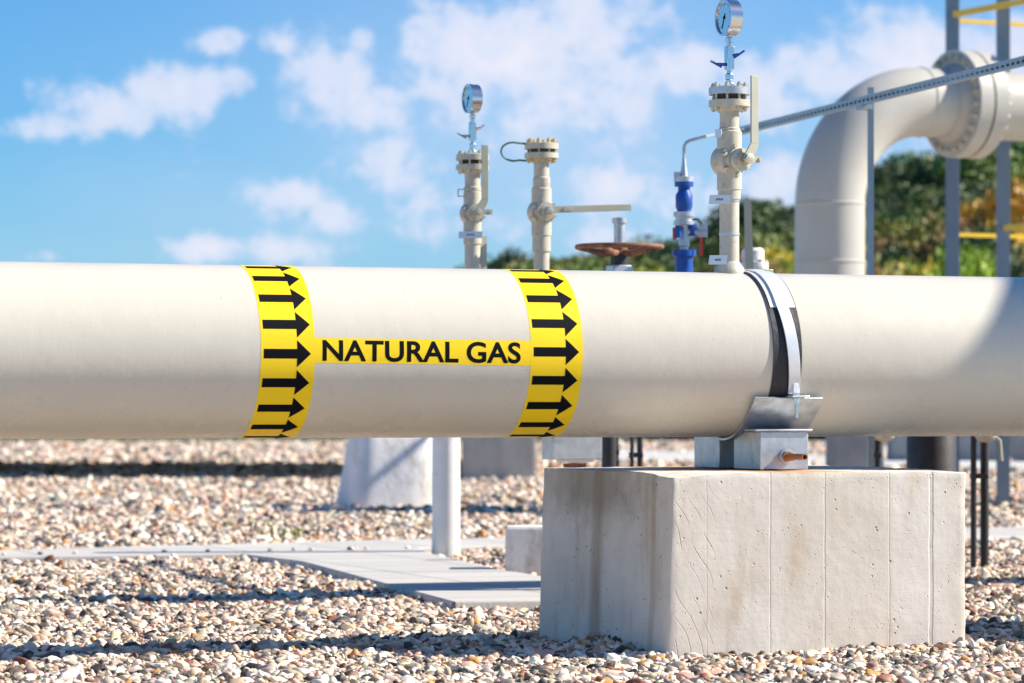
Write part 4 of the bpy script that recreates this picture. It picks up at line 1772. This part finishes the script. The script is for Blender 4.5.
# added slab on legs, hidden by the pipe; casts the dark band on far gravel
r = thing('added_shadow_slab', Vector((-14, 40, 0)), 'added flat slab hidden behind the pipe at left, there to cast the shadow band', 'shadow caster')
mb = MB()
mb.box(Vector((-18.5, 40.8, 1.32)), (39.6, 9.6, 0.12))
mb.build('deck', 'galv', r)
for xx, yy in ((-36, 36.5), (-36, 45), (-24, 36.5), (-24, 45), (-12, 36.5), (-12, 45), (-1.5, 40.0)):
    mb = MB()
    mb.box(Vector((xx, yy, 0.60)), (0.12, 0.12, 1.32))
    mb.build('leg', 'galv', r)

# vessel added out of frame at right to cast soft shade on the pipe end
fv = Vector((6.30, 11.28, 0))
r = thing('added_shadow_vessel', fv, 'added tall upright vessel right of the view, put there to shade the pipe end', 'vessel')
mb = MB()
mb.lathe(fv + Z * 0.5, Z, [(0, 0.12), (0.04, 0.26), (0.14, 0.36), (0.22, 0.38), (3.66, 0.38), (3.77, 0.36), (3.87, 0.30), (3.95, 0.17), (3.98, 0.02)], 48)
mb.build('shell', 'farpipe', r)
for i in range(3):
    a_ = 2 * math.pi * i / 3 + 0.5
    mb = MB()
    q_ = fv + Vector((math.cos(a_) * 0.33, math.sin(a_) * 0.33, 0))
    mb.box(q_ + Z * 0.37, (0.09, 0.09, 0.86))
    mb.box(q_ - Z * 0.02, (0.18, 0.18, 0.016))
    mb.build('leg', 'farpipe', r)
mb = MB()
mb.lathe(fv + Z * 2.0 + Vector((0, -0.36, 0)), Vector((0, -1, 0)), [(0, 0.11), (0.14, 0.11), (0.14, 0.17), (0.19, 0.17)], 28)
mb.build('nozzle', 'farpipe', r)

# ================================================================ trees
def crown_mesh(seed, lobes, nleaf, leaf):
    rr = np.random.RandomState(seed)
    V, Fc = [], []
    lob = []
    for i in range(lobes):
        a_ = rr.uniform(0, 6.28)
        rad_ = rr.uniform(0.0, 0.62)
        zc_ = rr.uniform(0.30, 0.80)
        s_ = rr.uniform(0.24, 0.40) * (1.15 - 0.5 * abs(zc_ - 0.5))
        lob.append((math.cos(a_) * rad_ * (1.15 - zc_ * 0.7), math.sin(a_) * rad_ * (1.15 - zc_ * 0.7), zc_, s_))
    lob.append((0, 0, 0.55, 0.38))
    per = nleaf // len(lob)
    vs, fs = [], []
    for (x, y, z, s) in lob:
        d = rr.normal(0, 1, (per, 3))
        d /= np.linalg.norm(d, axis=1)[:, None]
        q = rr.uniform(0.72, 1.08, (per, 1))
        p = d * q * s * np.array([1.15, 1.15, 0.85]) + np.array([x, y, z])
        a1 = rr.normal(0, 1, (per, 3)) + 0.2
        a1 /= np.linalg.norm(a1, axis=1)[:, None]
        # leaf clump faces lie roughly tangent to the lobe with scatter
        nrm = d + rr.normal(0, 0.55, (per, 3))
        nrm /= np.linalg.norm(nrm, axis=1)[:, None]
        t1 = np.cross(nrm, a1)
        t1 /= np.linalg.norm(t1, axis=1)[:, None] + 1e-6
        t2_ = np.cross(nrm, t1)
        sz = leaf * rr.uniform(0.6, 1.4, (per, 1))
        o = len(vs)
        quad_ = np.stack([p - t1 * sz, p - t2_ * sz * .6, p + t1 * sz, p + t2_ * sz * .6], 1)
        vs += quad_.reshape(-1, 3).tolist()
        fs += [(o + 4 * i, o + 4 * i + 1, o + 4 * i + 2, o + 4 * i + 3) for i in range(per)]
    me = bpy.data.meshes.new('crown')
    me.from_pydata(vs, [], fs)
    me.materials.append(MAT['leaf'])
    return me


crowns = [crown_mesh(100 + i, 14 + i % 4, 8000, 0.036) for i in range(6)]


def trunk_mesh(seed):
    rr = random.Random(seed)
    mb = MB()
    mb.tube([Vector((0, 0, -0.03)), Vector((0.01, 0, 0.2)), Vector((0.02, 0.01, 0.5)), Vector((0, 0, 0.72))], [0.05, 0.038, 0.026, 0.01], 8)
    for i in range(5):
        a_ = rr.uniform(0, 6.28)
        z0 = rr.uniform(0.22, 0.5)
        di = Vector((math.cos(a_), math.sin(a_), 0))
        mb.tube([Vector((0.01, 0, z0)), di * 0.18 + Z * (z0 + 0.12), di * 0.38 + Z * (z0 + 0.2)], [0.02, 0.013, 0.006], 6)
    ob = mb.build('trunk', 'bark')
    me = ob.data
    bpy.data.objects.remove(ob)
    return me


trunks = [trunk_mesh(i) for i in range(3)]
GREEN, DARK, OLIVE, ORANGE, YELLOW, LIME, BROWN = ((0.11, 0.20, 0.02), (0.055, 0.11, 0.022), (0.22, 0.25, 0.025), (0.70, 0.32, 0.02),
                                                   (0.66, 0.52, 0.02), (0.28, 0.42, 0.02), (0.34, 0.20, 0.04))
CN = {  # noqa
      GREEN: 'green', DARK: 'dark green', OLIVE: 'olive', ORANGE: 'orange autumn', YELLOW: 'yellow autumn', LIME: 'lime green', BROWN: 'brown autumn'}
rows = [
    ('ridge', 128, [(497, 256, 2.8, GREEN), (514, 246, 1.9, DARK), (536, 252, 2.8, OLIVE), (556, 254, 2.8, GREEN), (578, 250, 2.8, GREEN), (600, 252, 2.8, OLIVE), (622, 252, 2.8, GREEN),
                    (641, 246, 2.6, GREEN), (660, 234, 3.0, OLIVE), (683, 236, 3.0, DARK), (706, 232, 3.0, GREEN), (727, 226, 2.6, GREEN), (752, 196, 2.9, DARK), (777, 222, 2.8, GREEN),
                    (797, 208, 3.0, DARK), (822, 205, 3.0, GREEN), (846, 196, 3.0, DARK), (870, 184, 3.0, GREEN), (893, 162, 3.0, DARK), (916, 149, 3.4, GREEN), (940, 150, 3.2, DARK),
                    (962, 146, 3.2, DARK), (985, 140, 3.4, GREEN), (1008, 143, 3.2, DARK), (1030, 134, 3.4, GREEN), (1055, 128, 3.4, DARK)]),
    ('upper', 112, [(505, 262, 2.6, OLIVE), (528, 261, 2.6, GREEN), (550, 262, 2.6, OLIVE), (570, 260, 2.6, OLIVE), (592, 261, 2.6, GREEN), (615, 260, 2.6, OLIVE), (640, 258, 2.6, OLIVE), (668, 252, 2.8, DARK), (696, 250, 2.8, GREEN), (722, 244, 2.6, DARK), (747, 228, 2.6, GREEN), (770, 236, 2.4, OLIVE), (792, 232, 2.6, GREEN),
                    (872, 212, 2.8, GREEN), (892, 196, 2.8, DARK), (914, 188, 2.8, DARK), (936, 186, 2.8, GREEN), (958, 190, 2.8, DARK), (981, 178, 2.8, DARK), (1004, 176, 2.8, DARK), (1028, 166, 2.8, OLIVE)]),
    ('middle', 96, [(735, 252, 2.0, BROWN), (754, 246, 1.9, ORANGE), (775, 244, 2.0, YELLOW), (795, 240, 2.2, DARK), (862, 230, 2.2, OLIVE), (879, 214, 2.2, OLIVE), (898, 206, 2.3, GREEN), (917, 208, 2.2, GREEN),
                    (936, 214, 2.0, OLIVE), (957, 206, 2.0, BROWN), (975, 196, 2.2, ORANGE), (994, 200, 2.2, BROWN), (1013, 186, 2.2, ORANGE), (1034, 182, 2.2, YELLOW)]),
    ('lower', 82, [(722, 262, 1.7, DARK), (742, 258, 1.6, YELLOW), (762, 256, 1.7, BROWN), (782, 254, 1.7, LIME), (866, 250, 1.7, YELLOW), (882, 236, 1.8, BROWN), (899, 240, 1.8, DARK), (916, 232, 1.8, OLIVE),
                   (934, 238, 1.7, BROWN), (951, 232, 1.7, DARK), (968, 226, 1.8, BROWN), (985, 222, 1.8, DARK), (1003, 216, 1.8, YELLOW), (1022, 218, 1.8, DARK)]),
    ('front', 70, [(640, 268, 1.6, LIME), (745, 268, 1.4, GREEN), (765, 266, 1.4, YELLOW), (868, 262, 1.4, BROWN), (884, 256, 1.5, OLIVE), (900, 258, 1.5, YELLOW), (917, 250, 1.5, LIME), (933, 254, 1.5, YELLOW),
                   (950, 252, 1.5, LIME), (967, 244, 1.6, LIME), (984, 252, 1.5, DARK), (1002, 248, 1.5, OLIVE), (1020, 244, 1.6, DARK)]),
]
ORD = 'first second third fourth fifth sixth seventh eighth ninth tenth eleventh twelfth thirteenth fourteenth fifteenth sixteenth'.split()
ci = 0
for rname, d, lst in rows:
    counts = {}
    for (px, topy, hwid, colr) in lst:
        ci += 1
        dd = (d + rnd.uniform(-4, 4)) * K
        x = (px - 512) / F * dd
        gz = hill_z(x, dd)
        ztop = ZC + (YH - topy) / F * dd
        H = max(2.0, (ztop - gz) / 1.04)
        k = counts.get(colr, 0)
        counts[colr] = k + 1
        kind = 'tree' if d > 90 else 'bush'
        lab = '%s %s, %s of its colour from left in %s row of wooded slope' % (CN[colr], kind, ORD[k], rname)
        tr = thing('autumn_tree' if kind == 'tree' else 'autumn_bush', Vector((x, dd, gz)), lab, kind, 'trees on the slope behind the station')
        cr = bpy.data.objects.new('crown', crowns[ci % 6])
        col.objects.link(cr)
        cr.parent = tr
        ws = hwid * 1.16
        cr.scale = (ws * rnd.uniform(0.9, 1.15), ws, H * 0.97)
        cr.rotation_euler = (0, 0, rnd.uniform(0, 6.28))
        jit = [rnd.uniform(0.8, 1.25) for _ in range(3)]
        cr.color = (colr[0] * jit[0], colr[1] * jit[1], colr[2] * jit[0], 1)
        tk = bpy.data.objects.new('trunk', trunks[ci % 3])
        col.objects.link(tk)
        tk.parent = tr
        tk.scale = (ws * 0.9, ws * 0.9, H)

# small weeds in the gravel at left
def weed(px, py, label, n=26, colr=(0.16, 0.20, 0.03)):
    d = ZC * F / (py - YH)
    p = foot(px, d / K)
    rr = random.Random(px)
    mb = MB()
    for i in range(n):
        a_ = rr.uniform(0, 6.28)
        rr_ = rr.uniform(0, 0.16)
        b_ = p + Vector((math.cos(a_) * rr_ * 1.5, math.sin(a_) * rr_, 0))
        di = Vector((rr.uniform(-1, 1), rr.uniform(-1, 1), 0)).normalized()
        h = rr.uniform(0.03, 0.07)
        w = 0.006
        sd = di.cross(Z) * w
        tp = b_ + di * 0.03 + Z * h
        mid = b_ + di * 0.012 + Z * h * 0.6
        mb.add([b_ - sd, b_ + sd, mid + sd * .8, tp, mid - sd * .8], [(0, 1, 2, 3, 4)])
    mm = MAT.setdefault('weed', mat('weed_leaf', colr, 0.6, var=0.3, vscale=20))
    o = mb.build('weed', 'weed', loc=p, fix=False)
    tag(o, label, 'weed')


weed(282, 536, 'small green weed tuft in gravel left of the white pole')
weed(250, 527, 'yellowish weed tuft in the gravel farther left of the white pole', 18)

# ================================================================ sky
w = bpy.data.worlds.new('World')
scene.world = w
w.use_nodes = True
nt = w.node_tree
N, L = nt.nodes, nt.links
bg = N['Background']
SUN_EL, SUN_AZ = rad(36), rad(84)        # azimuth clockwise from +Y
sdir = Vector((math.sin(SUN_AZ) * math.cos(SUN_EL), math.cos(SUN_AZ) * math.cos(SUN_EL), math.sin(SUN_EL)))
sky = N.new('ShaderNodeTexSky')
sky.sky_type = 'NISHITA'
sky.sun_disc = False
sky.sun_elevation = SUN_EL
sky.sun_rotation = SUN_AZ
sky.altitude = 200
sky.air_density = 1.0
sky.dust_density = 0.15
sky.ozone_density = 3.5
tc = N.new('ShaderNodeTexCoord')
sep = N.new('ShaderNodeSeparateXYZ')
L.new(tc.outputs['Generated'], sep.inputs[0])


def m_(op, a, b=None, clamp=False):
    n = N.new('ShaderNodeMath')
    n.operation = op
    n.use_clamp = clamp
    for i, v in enumerate((a, b)):
        if v is None:
            continue
        if isinstance(v, (int, float)):
            n.inputs[i].default_value = v
        else:
            L.new(v, n.inputs[i])
    return n.outputs[0]


ysafe = m_('MAXIMUM', sep.outputs[1], 0.08)
uu = m_('DIVIDE', sep.outputs[0], ysafe)
vv = m_('DIVIDE', sep.outputs[2], ysafe)
cmb = N.new('ShaderNodeCombineXYZ')
L.new(uu, cmb.inputs[0])
L.new(vv, cmb.inputs[1])
# wobble
nz = N.new('ShaderNodeTexNoise')
nz.inputs['Scale'].default_value = 46
nz.inputs['Detail'].default_value = 7
nz.inputs['Roughness'].default_value = 0.62
L.new(cmb.outputs[0], nz.inputs['Vector'])
nz2 = N.new('ShaderNodeTexNoise')
nz2.inputs['Scale'].default_value = 16
nz2.inputs['Detail'].default_value = 6
nz2.inputs['Roughness'].default_value = 0.55
L.new(cmb.outputs[0], nz2.inputs['Vector'])
CL = [(219, 42, 30, 18, .8), (60, 130, 60, 16, .75), (120, 112, 50, 26, .9), (175, 95, 60, 30, 1.0), (230, 82, 36, 22, .9), (285, 42, 28, 18, .8),
      (330, 85, 62, 46, 1.0), (375, 105, 45, 30, .9), (362, 40, 18, 16, .8), (455, 60, 70, 60, 1.0), (520, 50, 80, 60, 1.0), (590, 35, 70, 60, .95), (625, 80, 60, 60, .8), (560, 110, 90, 50, .7),
      (290, 195, 50, 22, .9), (335, 215, 34, 20, .85), (350, 170, 60, 28, .55), (390, 160, 60, 30, .6), (205, 248, 60, 16, .8), (270, 250, 70, 16, .75), (30, 256, 40, 8, .6), (440, 190, 80, 40, .6),
      (600, 190, 60, 30, .7), (690, 70, 50, 34, .9), (755, 95, 60, 46, .9), (700, 190, 70, 50, .7), (780, 190, 60, 60, .8), (830, 70, 80, 36, .95), (890, 60, 70, 40, 1.0), (960, 70, 70, 50, .9),
      (1020, 60, 60, 50, .8), (470, 230, 120, 30, .5), (620, 235, 100, 26, .6), (900, 120, 100, 60, .7)]
tot = None
for (cx, cy, rx, ry, st) in CL:
    du = m_('DIVIDE', m_('SUBTRACT', uu, (cx - 512) / F), rx * 1.15 / F)
    dv = m_('DIVIDE', m_('SUBTRACT', vv, (YH - cy) / F), ry * 1.15 / F)
    q = m_('ADD', m_('MULTIPLY', du, du), m_('MULTIPLY', dv, dv))
    e = m_('MULTIPLY', m_('EXPONENT', m_('MULTIPLY', q, -0.9)), st)
    tot = e if tot is None else m_('MAXIMUM', tot, e)
# generic clouds for the rest of the sky
gen = N.new('ShaderNodeTexNoise')
gen.inputs['Scale'].default_value = 2.2
gen.inputs['Detail'].default_value = 8
L.new(tc.outputs['Generated'], gen.inputs['Vector'])
out_u = m_('GREATER_THAN', m_('ABSOLUTE', uu), 0.20)
gmask = m_('MULTIPLY', m_('MULTIPLY', m_('SUBTRACT', gen.outputs[0], 0.5), 3.0, True), out_u)
tot = m_('MAXIMUM', tot, gmask)
nz3 = N.new('ShaderNodeTexNoise')
nz3.inputs['Scale'].default_value = 120
nz3.inputs['Detail'].default_value = 5
nz3.inputs['Roughness'].default_value = 0.6
L.new(cmb.outputs[0], nz3.inputs['Vector'])
dens = m_('ADD', m_('ADD', m_('MULTIPLY', tot, 0.95), m_('MULTIPLY', m_('SUBTRACT', nz.outputs[0], 0.5), 1.7)), m_('MULTIPLY', m_('SUBTRACT', nz2.outputs[0], 0.5), 1.0))
dens = m_('ADD', dens, m_('MULTIPLY', m_('SUBTRACT', nz3.outputs[0], 0.5), 0.85))
mr = N.new('ShaderNodeMapRange')
mr.interpolation_type = 'SMOOTHSTEP'
mr.inputs[1].default_value = 0.28
mr.inputs[2].default_value = 0.74
L.new(dens, mr.inputs[0])
# thin veil of high cloud under the puffs, thicker low in the middle and right
veil = None
for (cx, cy, rx, ry, st) in ((560, 130, 330, 170, .50), (300, 210, 330, 80, .32), (900, 130, 260, 130, .42), (120, 250, 300, 50, .25)):
    du = m_('DIVIDE', m_('SUBTRACT', uu, (cx - 512) / F), rx / F)
    dv = m_('DIVIDE', m_('SUBTRACT', vv, (YH - cy) / F), ry / F)
    e = m_('MULTIPLY', m_('EXPONENT', m_('MULTIPLY', m_('ADD', m_('MULTIPLY', du, du), m_('MULTIPLY', dv, dv)), -1.0)), st)
    veil = e if veil is None else m_('MAXIMUM', veil, e)
veil = m_('MULTIPLY', veil, m_('ADD', 0.35, m_('MULTIPLY', nz2.outputs[0], 1.3)))
puff = m_('MULTIPLY', mr.outputs[0], 0.80)
cover = m_('SUBTRACT', 1.0, m_('MULTIPLY', m_('SUBTRACT', 1.0, puff), m_('SUBTRACT', 1.0, veil)))
tint = N.new('ShaderNodeMix')
tint.data_type = 'RGBA'
tint.blend_type = 'MULTIPLY'
tint.inputs[0].default_value = 1.0
tint.inputs[7].default_value = (0.42, 0.86, 1.26, 1)
L.new(sky.outputs[0], tint.inputs[6])
cm = N.new('ShaderNodeMix')
cm.data_type = 'RGBA'
CLOUD = (6.6, 6.8, 7.9, 1)
L.new(cover, cm.inputs[0])
L.new(tint.outputs[2], cm.inputs[6])
cc_ = N.new('ShaderNodeMix')
cc_.data_type = 'RGBA'
shade_ = N.new('ShaderNodeMapRange')
shade_.inputs[1].default_value = 0.45
shade_.inputs[2].default_value = 1.25
L.new(dens, shade_.inputs[0])
L.new(shade_.outputs[0], cc_.inputs[0])
cc_.inputs[6].default_value = (5.6, 6.5, 8.3, 1)
cc_.inputs[7].default_value = (8.3, 7.9, 8.5, 1)
L.new(cc_.outputs[2], cm.inputs[7])
L.new(cm.outputs[2], bg.inputs[0])
bg.inputs[1].default_value = 0.061

sl = bpy.data.lights.new('sun', 'SUN')
sl.energy = 5.0
sl.angle = rad(0.55)
sl.color = (1.0, 0.91, 0.78)
so = bpy.data.objects.new('sun', sl)
so.rotation_euler = (-sdir).to_track_quat('-Z', 'Y').to_euler()
so.location = (5, 0, 20)
col.objects.link(so)

# ================================================================ camera
cd = bpy.data.cameras.new('camera')
cd.sensor_width = 36
cd.lens = F / 1024 * 36
cd.shift_y = (YH - 341.5) / 1024
cd.clip_start = 0.1
cd.clip_end = 5000
cd.dof.use_dof = True
cd.dof.focus_distance = 10.0
cd.dof.aperture_fstop = 5.6
co = bpy.data.objects.new('camera', cd)
co.location = (0, 0, ZC)
co.rotation_euler = (rad(90), 0, 0)
col.objects.link(co)
scene.camera = co

scene.render.engine = 'CYCLES'
vs_ = scene.view_settings
vs_.view_transform = 'Standard'
vs_.look = 'None'
vs_.exposure = 0.93
vs_.gamma = 1
scene.cycles.use_denoising = True
scene.cycles.max_bounces = 6
scene.cycles.diffuse_bounces = 3
scene.render.resolution_x = 1024
scene.render.resolution_y = 683
